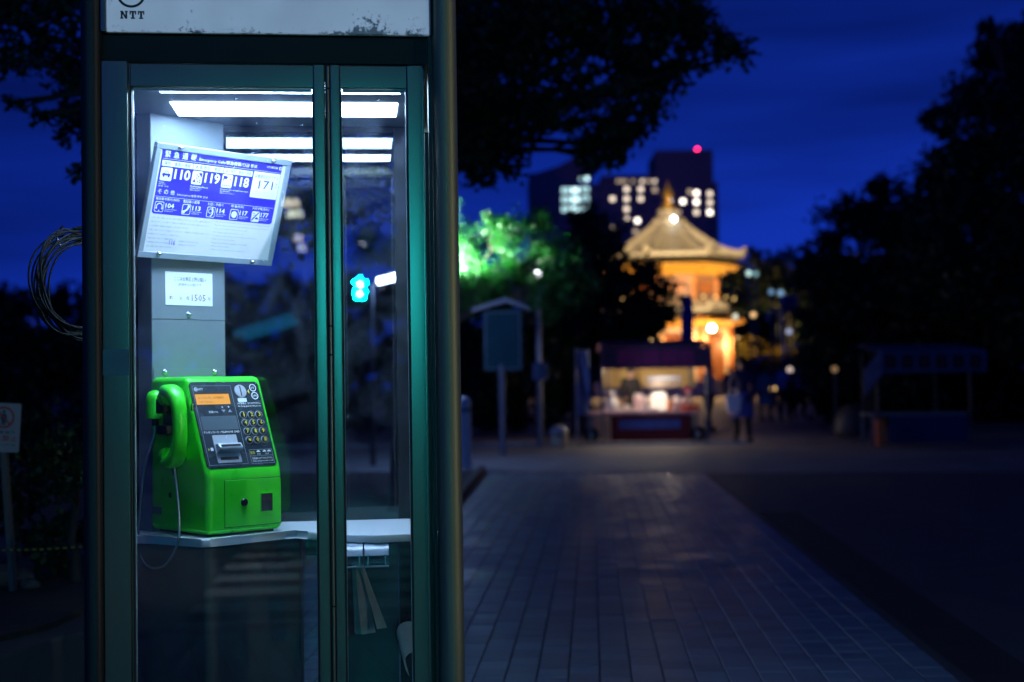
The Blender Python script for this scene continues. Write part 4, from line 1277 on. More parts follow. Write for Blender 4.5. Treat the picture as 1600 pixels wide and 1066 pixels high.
def shrub(label, px, py, Y, rp, m, seed, leaf=0.05, group=None, z=0.0, dens=1.1):
    b = at(px, py, Y); b.z = z
    c = at(px, py, Y); r = rp / FPX * Y
    cs = [(c, r), (c + Vector((r * .8, .1, -r * .3)), r * .7), (c + Vector((-r * .8, -.1, -r * .35)), r * .7), (c + Vector((0.2 * r, -.2, -r * .9)), r * .8)]
    return tree('shrub', label, b, max(0.15, c.z - z - r * 0.6), cs, leaf, m, seed, r0=0.02, dens=dens, group=group, cat='shrub', sub=18)


shrub('leafy dark shrub behind the striped rope, nearest the booth', 118, 700, 6.3, 52, m_leaf, 51, 0.045, 'shrubs in the raised bed', 0.35)
shrub('low dark shrub with leaves over the rope', 95, 830, 6.6, 42, m_leaf, 52, 0.045, 'shrubs in the raised bed', 0.35)
shrub('dark shrub behind the keep-out sign', 20, 700, 7.1, 80, m_leaf_dark, 53, 0.05, 'shrubs in the raised bed', 0.35)
hd = [('long dark hedge mass at the left, under the blue sky', -11.5, 26, 150), ]


def hedge(name, label, x0, x1, Y, h, m, seed, leaf=0.24, step=1.0):
    t = thing(name, label, 'hedge', ((x0 + x1) / 2, Y, 0))
    rng = random.Random(seed)
    cs = []
    x = x0
    while x < x1:
        for zf in (0.25, 0.6, 0.9):
            r = h * 0.26 * rng.uniform(0.8, 1.25)
            cs.append((Vector((x - (x0 + x1) / 2 + rng.uniform(-.4, .4), rng.uniform(-.6, .6), h * zf * rng.uniform(0.85, 1.1) - r * 0.3)), r))
        x += step * rng.uniform(0.8, 1.2)
    link('foliage', leaf_mesh('foliage', cs, leaf, 2.6, seed, sub=16), m, t)
    k = 0
    while k < (x1 - x0) / 1.5:
        xx = -(x1 - x0) / 2 + 0.7 + k * 1.5; k += 1
        M().tube([(xx, 0, -0.02), (xx + 0.1, 0.05, h * 0.4), (xx - 0.1, 0, h * 0.75)], [0.07, 0.05, 0.02], 5).build('stem', m_bark, t)
    return t


hedge('hedge', 'long dark hedge behind the booth and the raised bed on the left', -17, -7.2, 33, 3.1, m_leaf_dark, 61)
hedge('hedge', 'dark hedge behind the lit signboard', -7.5, 0.4, 36, 2.6, m_leaf_dark, 62)
hedge('hedge', 'dark hedge behind the unlit stall on the right', 8.6, 21, 38, 4.6, m_leaf_dark, 63)
# far wood round the park: one dark mass
rng_ = random.Random(5)
cs = []
x = -125
while x < 125:
    h = rng_.uniform(12.0, 14.6)
    for zf in (0.2, 0.5, 0.8):
        r = h * 0.24 * rng_.uniform(0.85, 1.2)
        cs.append((Vector((x + rng_.uniform(-1.5, 1.5), 152 + rng_.uniform(-3, 3), h * zf)), r))
    x += rng_.uniform(3.2, 5.0)
x = -75  # unseen stretch behind the camera, added to block low sky reflections
while x < 75:
    h = rng_.uniform(7.5, 10.5)
    for zf in (0.2, 0.5, 0.8):
        r = h * 0.26 * rng_.uniform(0.85, 1.2)
        cs.append((Vector((x + rng_.uniform(-1.5, 1.5), -48 + rng_.uniform(-2, 2), h * zf)), r))
    x += rng_.uniform(2.6, 4.0)
tl = link('far_wood', leaf_mesh('far_wood', cs, 1.1, 2.4, 64, sub=16), m_leaf_dark)
tag(tl, 'far dark wood along the skyline, and an added stretch behind the camera', 'wood', kind='stuff')

# ------------------------------------------------------------------ tower block far behind
m_wall_far = mat('far_concrete', (0.16, 0.09, 0.10), rough=0.8, var=0.1, scale=0.05)
m_win_dark = mat('dark_window', (0.02, 0.022, 0.03), rough=0.15)
m_win_frame = mat('far_window_frame', (0.10, 0.085, 0.09), rough=0.7)
warm_w = [emit('lit_window_cream', (1.0, 0.80, 0.62), 2.0), emit('lit_window_pale', (1.0, 0.88, 0.75), 4.6), emit('lit_window_dim', (1.0, 0.75, 0.5), 0.7)]
cool_w = [emit('lit_window_cyan', (0.62, 0.95, 1.0), 2.5), emit('lit_window_teal', (0.55, 0.9, 0.95), 1.2)]
YB = 500.0
tower = thing('tower_block', 'tall dark office block with scattered lit windows behind the temple', 'building', (at(1045, 600, YB).x, YB, 0))
bx0 = tower.location.x


def xz(px, py):
    q = at(px, py, YB); return q.x - bx0, q.z


def block(name, px0, px1, py, y0, y1, bev=0.3):
    xa, za = xz(px0, py); xb, zb = xz(px1, py)
    return M().box(xa, xb, y0, y1, -1, (za + zb) / 2, bev).build(name, m_wall_far, tower)


wallm = block('main_wall', 905, 1122, 286, 0, 40)
block('roof_tower', 1025, 1115, 233, 2, 30)
block('upper_storey', 940, 1026, 272, 2.5, 30)
block('left_wing', 826, 904.5, 268, 3, 36)
xa, za = xz(838, 268); xb, _ = xz(930, 268)
M().prism([(xa, za), (xb, za), (xb - 1, za + 5.0), (xb - 6, za + 6.0), (xa + 8, za + 2.5)], 4, 30, mtx=Matrix(((1, 0, 0, 0), (0, 0, 1, 0), (0, 1, 0, 0), (0, 0, 0, 1)))).build('sloping_roof', m_wall_far, tower)
wf = M(); wf.box(-0.9, 0.9, -0.12, 0.3, -0.9, 0.9); wf_me = wf.build('window', m_win_frame, tower); wproto = wf_me.data
bpy.data.objects.remove(wf_me)
pf = M().box(-0.75, 0.75, -0.16, -0.125, -0.75, 0.75).build('pane', None, tower); pproto = pf.data; bpy.data.objects.remove(pf)
pane_cache = {}


def window(px, py, m, sx=1.0, sz=1.0, yo=0.0):
    x, z = xz(px, py)
    w = link('window', wproto, None, tower); w.location = (x, yo, z); w.scale = (sx, 1, sz)
    if m.name not in pane_cache:
        me = pproto.copy(); me.materials.clear(); me.materials.append(m); pane_cache[m.name] = me
    p = link('pane', pane_cache[m.name], None, w)
    return w


lit = {(979, 296): 0, (1001, 296): 0, (1023, 297): 2, (1045, 300): 0, (1088, 302): 1, (1109, 303): 0, (957, 311): 0, (979, 311): 0, (1001, 311): 0, (1046, 315): 1, (1067, 315): 1, (1088, 316): 1, (1109, 317): 0,
       (979, 327): 0, (1088, 332): 0, (1109, 332): 1, (979, 343): 0, (996, 345): 1, (958, 357): 2, (993, 362): 2, (1060, 332): 2, (1078, 300): 2}
for (px, py), k in lit.items():
    window(px, py, warm_w[k])
wr = random.Random(3)
for j in range(8):
    for i in range(10):
        px, py = 913 + 22 * i, 296 + 15.5 * j + 0.5 * i
        if not any(abs(px - q[0]) < 12 and abs(py - q[1]) < 8 for q in lit):
            window(px, py, m_win_dark)
for px in (966, 972, 978, 990, 1004, 1011, 1017, 1024, 1030, 1037):
    window(px, 282, warm_w[0 if px % 3 else 2], 0.55, 0.75, 2.4)
window(1053, 282, warm_w[2], 1.6, 0.7, 2.4)
for j, py in enumerate((296, 310.5, 325.5)):
    for px in (881, 888, 896.5, 905 if j == 9 else 903, 911, 917):
        window(px, py, cool_w[0 if px in (896.5, 903) else 1], 0.9, 1.25, 2.85 if px < 904 else 0.0)
window(917, 279.5, cool_w[0], 0.9, 0.9, 0); window(907, 280, cool_w[1], 0.6, 0.6, -0.0)
for px in (898, 905, 916): window(px, 341, warm_w[2] if px == 916 else cool_w[1], 0.4, 0.25, 2.85 if px < 904 else 0)
x, z = xz(1094, 231)
M().tube([(x, 8, z - 3), (x, 8, z + 0.3)], 0.2, 6).build('beacon_mast', m_wall_far, tower)
M().ball((x, 8, z + 0.7), 0.55, 12, 8).build('beacon', emit('red_beacon', (1.0, 0.02, 0.12), 16), tower)

# ------------------------------------------------------------------ octagonal temple
YT = 112.0
tc_ = at(1049, 600, YT)
temple = thing('temple_hall', 'floodlit octagonal temple hall with a curved golden tiled roof and gilt finial', 'temple', (tc_.x, YT, 0))
MPP = YT / FPX


def tz(py): return at(1049, py, YT).z


m_tile = mat('lit_roof_tile', (0.30, 0.27, 0.20), rough=0.5, var=0.15, scale=1.2)
m_wood = mat('vermilion_wood', (0.42, 0.16, 0.04), rough=0.5, var=0.1, scale=2)
m_rafter = mat('ochre_rafter', (0.55, 0.30, 0.05), rough=0.5)
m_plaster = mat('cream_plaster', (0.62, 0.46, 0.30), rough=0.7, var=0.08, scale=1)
m_gilt = mat('gilt_metal', (0.8, 0.5, 0.12), rough=0.3, metal=0.9)
m_door = mat('dark_lattice_wood', (0.22, 0.06, 0.02), rough=0.5)
RO = 120 * MPP
ph8 = R(22.5)


def roof(zt, ze, r_in, r_out, flare, name, parent):
    prof = []
    for i in range(11):
        t = i / 10
        prof.append((r_out + (r_in - r_out) * t, ze + (zt - ze) * (0.70 * t + 0.30 * t * t)))
    prof = [(r_out, ze - 0.28)] + prof
    o = M().lathe(prof, 8, phase=ph8)
    # corners lift
    for v in o.bm.verts:
        r = math.hypot(v.co.x, v.co.y)
        if r > r_out * 0.6:
            v.co.z += flare * ((r - r_out * 0.6) / (r_out * 0.4)) ** 2
    ro = o.build(name, m_tile, parent, smooth=0)
    ribs = M()
    for k in range(8):
        a0, a1 = ph8 + k * math.pi / 4, ph8 + (k + 1) * math.pi / 4
        pts = [Vector((r * math.cos(a0), r * math.sin(a0), z + 0.12 + (flare * ((r - r_out * .6) / (r_out * .4)) ** 2 if r > r_out * .6 else 0))) for r, z in prof[1:]]
        hip = M().tube(pts, 0.22, 6)
        hip.ball(pts[0] + Vector((0, 0, 0.15)), 0.3, 8, 6).build('hip_ridge', m_tile, ro)
        n = 15
        for j in range(1, n):
            f = j / n
            e = Vector((math.cos(a0), math.sin(a0), 0)).lerp(Vector((math.cos(a1), math.sin(a1), 0)), f)
            top = 1.0 - abs(f - 0.5) * 1.9
            pts = []
            for r, z in prof[1:]:
                lim = (r_out - r) / (r_out - r_in)
                if lim > 0.02 + 0.98 * (1 - abs(2 * f - 1)) * 1.0 and lim > 0.15 and False:
                    break
                q = e * r
                rr_ = q.length
                pts.append(Vector((q.x, q.y, z + 0.05 + (flare * ((rr_ - r_out * .6) / (r_out * .4)) ** 2 if rr_ > r_out * .6 else 0))))
            ribs.tube(pts, 0.075, 4)
    tag(ribs.build('tile_rolls', m_tile, ro, smooth=0), kind='stuff')
    raft = M()
    for k in range(8):
        a0, a1 = ph8 + k * math.pi / 4, ph8 + (k + 1) * math.pi / 4
        for j in range(1, 18):
            e = Vector((math.cos(a0), math.sin(a0), 0)).lerp(Vector((math.cos(a1), math.sin(a1), 0)), j / 18)
            raft.tube([e * r_out * 0.97 + Vector((0, 0, ze - 0.40)), e * r_out * 0.66 + Vector((0, 0, ze - 0.98))], 0.12, 4)
    tag(raft.build('rafters', m_rafter, ro, smooth=0), kind='stuff')
    M().lathe([(r_out * 0.96, ze - 0.27), (r_out * 0.62, ze - 0.85)], 8, phase=ph8).build('eave_soffit', m_rafter, ro, smooth=0)
    return ro


z_e, z_t = tz(414), tz(349)
roof(z_t, z_e, 0.95, RO, 0.55, 'upper_roof', temple)
# finial
M().lathe([(1.35, z_t - 0.3), (1.35, z_t + 0.25), (0.9, z_t + 0.5), (0.8, z_t + 0.9), (1.0, z_t + 1.0), (0.55, z_t + 1.15)], 8, phase=ph8).build('finial_base', m_tile, temple, smooth=0)
M().lathe([(0.5, z_t + 1.15), (0.62, z_t + 1.4), (0.45, z_t + 1.65), (0.2, z_t + 1.75), (0.22, z_t + 1.85), (0.5, z_t + 2.15), (0.42, z_t + 2.5), (0.12, z_t + 2.85), (0.05, z_t + 3.3), (0, z_t + 3.35)], 14).build('finial', m_gilt, temple)
wl_ = at(1053, 342, YT - 1.6)
M().ball((wl_.x - temple.location.x, -1.6, wl_.z), 0.16, 12, 8).build('roof_lamp', emit('white_roof_lamp', (0.85, 0.93, 1.0), 16), temple)
RW = RO * 0.62
zl_e, zl_t = tz(497), tz(478)
z_g = 1.2
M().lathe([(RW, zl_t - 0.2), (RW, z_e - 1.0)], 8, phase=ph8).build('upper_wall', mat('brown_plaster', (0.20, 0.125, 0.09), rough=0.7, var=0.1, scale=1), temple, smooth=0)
roof(zl_t + 0.1, zl_e, RW * 0.98, RO * 1.02, 0.5, 'lower_roof', temple)
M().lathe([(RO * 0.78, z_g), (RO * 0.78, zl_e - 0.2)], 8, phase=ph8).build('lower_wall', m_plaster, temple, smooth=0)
M().lathe([(RO * 1.1, 0.0), (RO * 1.1, z_g)], 8, phase=ph8).build('podium', m_concrete, temple, smooth=0)
for lvl, rad, z0, z1 in (('lower', RO * 0.785, z_g, zl_e), ('upper', RW * 1.005, zl_t + 0.3, z_e - 1.2)):
    for k in range(8):
        a = ph8 + k * math.pi / 4
        if math.sin(a) > 0.3: continue
        M().tube([(rad * math.cos(a), rad * math.sin(a), z0), (rad * math.cos(a), rad * math.sin(a), z1)], 0.22, 8).build('column', m_wood, temple)
    for k in range(8):
        a = k * math.pi / 4
        if math.sin(a) > -0.1: continue
        ap = rad * math.cos(math.pi / 8)
        Mx = Matrix.Rotation(a + math.pi / 2, 4, 'Z')
        hw = rad * math.sin(math.pi / 8) * 0.55
        hh = (z1 - z0)
        d = M().box(-hw, hw, -ap - 0.12, -ap + 0.05, z0 + hh * (0.02 if lvl == 'lower' else 0.3), z0 + hh * 0.72, mtx=Mx).build('lattice_door' if lvl == 'lower' else 'lattice_window', m_door, temple)
        for j in range(5):
            xx = -hw + hw * 2 * (j + 0.5) / 5
            M().box(xx - 0.06, xx + 0.06, -ap - 0.17, -ap - 0.121, z0 + hh * (0.04 if lvl == 'lower' else 0.32), z0 + hh * 0.70, mtx=Mx).build('slat', m_wood, d)
        M().box(-rad * 0.37, rad * 0.37, -ap - 0.14, -ap + 0.05, z0 + hh * 0.80, z0 + hh * 0.88, mtx=Mx).build('beam', m_wood, temple)
for s in range(6):
    M().box(-2.4, 2.4, -RO * 1.1 - 0.3 * (6 - s), -RO * 0.95, 0.2 * s, 0.2 * s + 0.2).build('step', m_concrete, temple)


def point(name, loc, power, col, r=0.1, parent=None, spot=None):
    ld = bpy.data.lights.new(name, 'SPOT' if spot else 'POINT')
    ld.energy = power; ld.color = col; ld.shadow_soft_size = r
    o = bpy.data.objects.new(name, ld); COL.objects.link(o); o.location = loc
    if parent is not None: o.parent = parent
    if spot:
        ld.spot_size = R(spot[1]); ld.spot_blend = 0.6
        o.rotation_euler = Vector(spot[0]).to_track_quat('-Z', 'Y').to_euler()
    return o


WARM = (1.0, 0.62, 0.26)
GOLDL = (1.0, 0.54, 0.10)
m_bulb_gold = emit('golden_bulb', (1.0, 0.62, 0.2), 2)
# lamps under the two eaves
for k in range(24):
    a = (k + 0.5) * math.pi / 12
    if math.sin(a) > 0.1: continue
    fc_ = math.cos(math.pi / 8) / math.cos((a + math.pi / 8) % (math.pi / 4) - math.pi / 8)
    rr_ = RW * fc_ + 1.5
    l = M().lathe([(0.05, 0), (0.08, 0.03), (0.08, 0.14), (0.05, 0.18)], 8).build('eave_lamp', m_bulb_gold, temple); l.location = (rr_ * math.cos(a), rr_ * math.sin(a), z_e - 2.9)
    point('eave_light', (0, 0, 0.3), 95, GOLDL, 0.3, l, ((-math.cos(a) * 0.15, -math.sin(a) * 0.15, 1), 120))
    if k % 3 == 1:
        rr_ = RO * 0.80 + 0.5
        l = M().lathe([(0.08, 0), (0.13, 0.05), (0.13, 0.22), (0.08, 0.28)], 10).build('porch_lamp', m_bulb_gold, temple); l.location = (rr_ * math.cos(a), rr_ * math.sin(a), zl_e - 1.9)
        point('porch_light', (0.3 * math.cos(a), 0.3 * math.sin(a), -0.3), 800, WARM, 0.3, l)


def flood(label, px, py, Y, aim, power, col):
    """floodlight on a mast among the trees before the temple"""
    h = at(px, py, Y)
    t = thing('floodlight', label, 'floodlight', (h.x, Y, 0), 0, 'floodlights in front of the temple')
    M().tube([(0, 0, 0), (0, 0, h.z - 0.1)], [0.08, 0.05], 8).build('mast', m_black, t)
    hd_ = M().box(-0.25, 0.25, -0.12, 0.10, -0.16, 0.16, 0.02).build('lamp_head', m_black, t)
    d = Vector(aim) - h
    hd_.location = (0, 0, h.z); hd_.rotation_euler = (math.atan2(d.z, d.y), 0, -math.atan2(d.x, d.y))
    M().box(-0.22, 0.22, 0.101, 0.108, -0.13, 0.13).build('lamp_glass', emit('flood_glass', col, 6), hd_)
    point('flood_light', (d.x * 0.01, d.y * 0.01, h.z), power, col, 0.2, t, (d, 26))
    return t


aim = (tc_.x, YT - 3, z_e + 1.6)
flood('floodlight mast on the left before the temple', 936, 372, 74, aim, 88000, (1.0, 0.72, 0.36))
flood('floodlight mast on the right before the temple', 1215, 405, 74, aim, 60000, (1.0, 0.72, 0.36))
q = at(1112, 513, 76)
lamp = thing('globe_lamp', 'bright warm globe lamp on a pole before the temple', 'street lamp', (q.x, 76, 0))
M().tube([(0, 0, 0), (0, 0, q.z - 0.25)], 0.06, 8).build('pole', m_black, lamp)
M().ball((0, 0, q.z), 0.16, 14, 10).build('globe', emit('warm_globe', (1.0, 0.84, 0.6), 90), lamp)
M().lathe([(0.08, q.z - 0.22), (0.11, q.z - 0.15), (0.07, q.z - 0.13)], 10).build('collar', m_black, lamp)


for px, Y, lab in ((1160, 68, 'low unseen lamp added under the golden shrub nearest the temple'), (1208, 64, 'low unseen lamp added under the middle golden shrub'), (1236, 60, 'low unseen lamp added under the smallest golden shrub')):
    g0 = at(px, 600, Y)
    t = thing('shrub_fill_lamp', lab, 'garden lamp', (g0.x, Y, 0), 0, 'added lamps under the golden shrubs')
    M().lathe([(0.10, 0), (0.10, 0.7), (0.12, 0.72), (0.12, 0.9), (0.0, 0.95)], 12).build('bollard', m_black, t)
    M().lathe([(0.125, 0.74), (0.125, 0.88)], 12).build('lens', m_bulb_gold, t)
    point('shrub_fill_light', (0, 0, 1.1), 700, (1.0, 0.72, 0.25), 0.15, t, ((0, 0.1, 1), 110))  # unseen lamps added so the golden shrubs show as lit


def small_lamp(label, px, py, Y, col, s, r=0.1, name='globe_lamp', group='small lamps among the dark trees'):
    q = at(px, py, Y)
    t = thing(name, label, 'street lamp', (q.x, Y, 0), 0, group)
    M().tube([(0, 0, 0), (0, 0, q.z - r)], 0.04, 6).build('pole', m_black, t)
    M().ball((0, 0, q.z), r, 10, 8).build('globe', emit('globe_glow', col, s), t)
    return t


small_lamp('small white lamp beside the people on the right', 1234, 578, 50, (1.0, 0.75, 0.65), 0.9, 0.10)
small_lamp('bluish lamp on a tall pole right of the golden shrubs', 1233, 518, 50, (0.55, 0.65, 1.0), 0.7, 0.10)
small_lamp('pale green lamp among leaves right of the temple roof', 1170, 427, 58, (0.6, 0.9, 0.85), 1.5, 0.10)
small_lamp('faint cyan lamp beside the pale green one', 1181, 428, 58.5, (0.4, 0.8, 0.85), 0.6, 0.10)
small_lamp('pale ring-like lamp above the golden shrubs', 1149, 495, 58, (0.8, 0.8, 0.6), 1.6, 0.10)
small_lamp('amber lamp right of the temple eave', 1177, 492, 58, (1.0, 0.6, 0.25), 1.6, 0.10)
small_lamp('faint blue lamp, left of a pair in the dark trees', 1205, 456, 58, (0.3, 0.6, 1.0), 0.6, 0.1)
small_lamp('faint blue lamp, right of a pair in the dark trees', 1220, 458, 58.4, (0.35, 0.65, 1.0), 0.75, 0.12)
small_lamp('small amber lantern left of the unlit stall', 1304, 577, 32, (1.0, 0.6, 0.3), 0.25, 0.07)

# ------------------------------------------------------------------ street furniture near the booth
m_pole = mat('blue_grey_pole', (0.15, 0.165, 0.2), rough=0.4, metal=0.3)
m_white_paint = mat('white_paint', (0.6, 0.62, 0.66), rough=0.4, var=0.1, scale=8)
# tube lamp behind the booth that lights the tree
YL = 21.3
la, lb = at(590, 440, YL), at(637, 428, YL)
t = thing('tube_street_lamp', 'street lamp with a slanted white tube, seen through the booth glass', 'street lamp', (la.x - 0.1, YL, 0))
ra, rb = la - t.location, lb - t.location
M().tube([(0, 0, 0), (0, 0, ra.z - 0.05)], 0.045, 10).build('pole', m_black, t)
M().tube([(0, 0, ra.z - 0.08), ra + Vector((0, 0, 0.02)), rb + Vector((0, 0, 0.10))], 0.025, 8).build('arm', m_pole, t)
M().tube([ra + Vector((0, 0, 0.0)), rb + Vector((0, 0, 0.0))], 0.05, 10).build('lamp_tube', emit('white_tube', (0.82, 0.86, 1.0), 16), t)
point('tube_glow', (ra + rb) / 2 + Vector((0.25, -0.15, -0.12)), 130, (0.26, 0.42, 1.0), 0.12, t)
gq = at(684, 428, 23.7)
t = thing('path_lamp', 'globe lamp behind the booth post that lights the bushy tree green', 'street lamp', (gq.x, 23.7, 0))
M().tube([(0, 0, 0), (0, 0, gq.z - 0.1)], 0.045, 10).build('pole', m_pole, t)
M().lathe([(0.05, gq.z - 0.16), (0.08, gq.z - 0.10), (0.05, gq.z - 0.07)], 10).build('collar', m_pole, t)
M().ball((0, 0, gq.z), 0.09, 12, 8).build('globe', emit('tree_globe', (0.8, 1.0, 0.85), 25), t)
point('tree_light', (0.16, 0.0, gq.z + 0.16), 1400, (0.66, 1.0, 0.70), 0.12, t, ((0.75, 0.35, 0.62), 136))
# globe lamp at 840,428
q = at(840, 428, 27.0)
t = thing('path_lamp', 'slender lamp post with a small white globe beside the teal signboard', 'street lamp', (q.x, 27, 0))
M().tube([(0, 0, 0), (0, 0, 1.5)], [0.06, 0.055], 10).build('pole', m_pole, t)
M().tube([(0, 0, 1.5), (0, 0, q.z - 0.1)], 0.05, 10).build('upper_pole', m_white_paint, t)
M().ball((0, 0, q.z), 0.06, 12, 8).build('globe', emit('cool_globe', (0.85, 0.88, 1.0), 10), t)
M().box(-0.13, 0.16, -0.10, 0.10, 1.25, 1.58, 0.02).build('control_box', mat('blue_box', (0.06, 0.10, 0.24), rough=0.5), t)
# signboard
q = at(784, 600, 24)
t = thing('signboard', 'teal park signboard on a post with a small slanted roof', 'signboard', (q.x, 24, 0))


def sx(px, py, Y=24):
    v = at(px, py, Y); return (v.x - q.x, v.z)


a, b = sx(756, 580), sx(815, 484)
M().box(a[0], b[0], -0.03, 0.03, a[1], b[1], 0.008).build('board', mat('teal_board', (0.010, 0.055, 0.070), rough=0.75, spec=0.15, var=0.12, scale=4), t)
mm = M(); frame2(mm, a[0] + .03, b[0] - .03, a[1] + .03, b[1] - .03, .015, 0)
mm.build('border_line', m_pole, t, mtx=Matrix(((1, 0, 0, 0), (0, 0, -1, -0.0325), (0, 1, 0, 0), (0, 0, 0, 1))), smooth=0)
M().tube([(0, 0.0, -0.02), (0, 0.0, a[1] + 0.1)], 0.055, 10).build('post', m_pole, t)
r0_, r1_, r2_ = sx(738, 489), sx(790, 473), sx(830, 487)
M().prism([(r0_[0], r0_[1]), (r1_[0], r1_[1]), (r2_[0], r2_[1]), (r2_[0], r2_[1] + .05), (r1_[0], r1_[1] + 0.07), (r0_[0], r0_[1] + 0.06)], -0.30, 0.22, 0.008, 1, mtx=Matrix(((1, 0, 0, 0), (0, 0, 1, 0), (0, 1, 0, 0), (0, 0, 0, 1)))).build('roof', mat('grey_sheet_roof', (0.26, 0.26, 0.29), rough=0.4), t)
# bollard by the booth
q = at(727, 690, 20.2)
t = thing('bollard', 'pale cylindrical bollard just beside the booth edge', 'bollard', (q.x, 20.2, 0))
M().lathe([(0.085, 0), (0.085, 0.92), (0.075, 0.98), (0.04, 1.01), (0, 1.02)], 18).build('post', m_white_paint, t)
M().lathe([(0.0865, 0.80), (0.0865, 0.86)], 18).build('band', m_pole, t)
# cream litter bin
q = at(873, 690, 26.6)
t = thing('litter_bin', 'small cream litter bin with a domed lid left of the lit stall', 'bin', (q.x, 26.6, 0))
m_cream = mat('cream_bin', (0.55, 0.48, 0.30), rough=0.5)
M().lathe([(0.13, 0), (0.15, 0.02), (0.165, 0.26), (0.16, 0.28)], 16).build('body', m_cream, t)
M().lathe([(0.17, 0.281), (0.165, 0.32), (0.11, 0.38), (0.03, 0.41), (0, 0.41)], 16).build('lid', m_white_paint, t)
M().box(-0.05, 0.05, -0.172, -0.13, 0.20, 0.245).build('opening', m_black, t)


def banner(label, px, y0, y1, Y, w, col, group='upright cloth banners'):
    a, b = at(px, y0, Y), at(px, y1, Y)
    t = thing('banner', label, 'banner', (a.x - w / 2, Y, 0), 0, group)
    M().tube([(0, 0, 0), (0, 0, a.z + 0.05)], 0.018, 8).build('pole', m_white_paint, t)
    M().tube([(0, 0, a.z), (w, 0, a.z)], 0.012, 6).build('cross_arm', m_white_paint, t)
    mm = M(); rows = []
    for i in range(13):
        z = b.z + (a.z - b.z) * i / 12
        rows.append([mm.bm.verts.new((0.02 + (w - 0.02) * k / 6, 0.03 * math.sin(k * 1.3 + i * 0.5), z - 0.01)) for k in range(7)])
    for p, q_ in zip(rows, rows[1:]):
        for k in range(6):
            mm.bm.faces.new([p[k], p[k + 1], q_[k + 1], q_[k]])
    bmesh.ops.solidify(mm.bm, geom=list(mm.bm.faces), thickness=0.004)
    mm.build('cloth', mat('banner_cloth', col, rough=0.8), t)
    return t


banner('tall narrow blue cloth banner left of the lit stall', 910, 548, 648, 27.6, 0.26, (0.10, 0.16, 0.42))
banner('tall dark blue banner against the temple, above the lit stall', 1073, 462, 538, 50, 0.42, (0.02, 0.05, 0.40))
banner('wide blue banner hanging in the dark trees on the right', 1234, 462, 488, 48, 0.55, (0.02, 0.06, 0.28))

# ------------------------------------------------------------------ food stalls
m_cloth_purple = mat('plum_awning', (0.15, 0.07, 0.13), rough=0.8, var=0.2, scale=3)
m_cloth_magenta = mat('magenta_awning_panel', (0.55, 0.07, 0.20), rough=0.8, var=0.3, scale=3)
m_cloth_ochre = mat('ochre_canvas', (0.50, 0.36, 0.13), rough=0.8, var=0.12, scale=3)
m_cloth_red = mat('dark_red_skirt', (0.16, 0.014, 0.018), rough=0.8, var=0.2, scale=4)
m_cloth_blue = mat('blue_cloth', (0.11, 0.17, 0.44), rough=0.8, var=0.15, scale=5)
m_pink = mat('pink_cloth', (0.55, 0.36, 0.40), rough=0.8)
YS = 27.6


def stall_xz(px, py, Y=YS):
    v = at(px, py, Y); return v.x, v.z


sx0, _ = stall_xz(937, 600); sx1, _ = stall_xz(1108, 600)
cx_ = (sx0 + sx1) / 2
stall = thing('food_stall', 'lit food stall with a plum awning, ochre rear cloth and dark red skirt', 'market stall', (cx_, YS, 0))


def L(px, py, Y=YS):
    x, z = stall_xz(px, py, Y); return x - cx_, z


DP = 1.6
for px, yy in ((941, 0), (1104, 0), (958, DP), (1094, DP)):
    x, _ = L(px, 600, YS)
    M().tube([(x, yy, 0), (x, yy, L(px, 540)[1] + (0.05 if yy == 0 else -0.02))], 0.024, 8).build('post', m_pole, stall)
a, b = L(940, 577), L(1109, 541)
M().box(a[0], b[0], -0.12, -0.09, a[1], b[1], 0.006).build('valance', m_cloth_purple, stall)
for px0, px1 in ((965, 1000), (1003, 1030), (1033, 1058), (1061, 1083)):
    p, q = L(px0, 571), L(px1, 547)
    M().box(p[0], q[0], -0.125, -0.1205, p[1], q[1]).build('valance_panel', m_cloth_magenta, stall)
zt = L(1000, 540)[1]
M().prism([(-0.09, zt), (DP * 0.5, zt + 0.12), (DP + 0.1, zt - 0.05), (DP + 0.1, zt - 0.08), (DP * 0.5, zt + 0.09), (-0.09, zt - 0.03)], a[0], b[0], mtx=Matrix(((0, 0, 1, 0), (1, 0, 0, 0), (0, 1, 0, 0), (0, 0, 0, 1)))).build('awning', m_cloth_purple, stall)
M().box(a[0] + 0.1, b[0] - 0.1, DP + 0.02, DP + 0.05, L(1000, 606)[1], zt - 0.1).build('rear_cloth', m_cloth_ochre, stall)
tz0 = L(1000, 644)[1]
p, q = L(918, 645), L(1092, 645)
M().box(p[0], q[0], 0.0, 0.9, tz0 - 0.05, tz0, 0.006).build('counter', m_pink, stall)
s0, s1 = L(955, 692), L(1078, 650)
M().box(s0[0], s1[0], -0.02, 0.02, 0.05, tz0 - 0.055, 0.004).build('skirt', m_cloth_red, stall)
s0, s1 = L(967, 671), L(1063, 655)
M().box(s0[0], s1[0], -0.035, -0.0215, s0[1], s1[1]).build('skirt_panel', m_cloth_blue, stall)
for x in (p[0] + 0.05, q[0] - 0.05):
    for yy in (0.08, 0.82):
        M().box(x - 0.025, x + 0.025, yy - 0.025, yy + 0.025, 0, tz0 - 0.05).build('leg', m_pole, stall)
for px in (1094, 925):
    x = L(px, 687)[0]
    w = M().lathe([(0.06, -0.03), (0.15, -0.04), (0.16, 0.0), (0.15, 0.04), (0.06, 0.03)], 18, mtx=Matrix.Translation((x, 0.25, 0.16)) @ Matrix.Rotation(R(90), 4, 'X')).build('wheel', m_rubber, stall)
    M().lathe([(0.04, -0.035), (0.04, 0.035)], 10, mtx=Matrix.Translation((x, 0.25, 0.16)) @ Matrix.Rotation(R(90), 4, 'X')).build('hub', m_steel, w)
cz = tz0


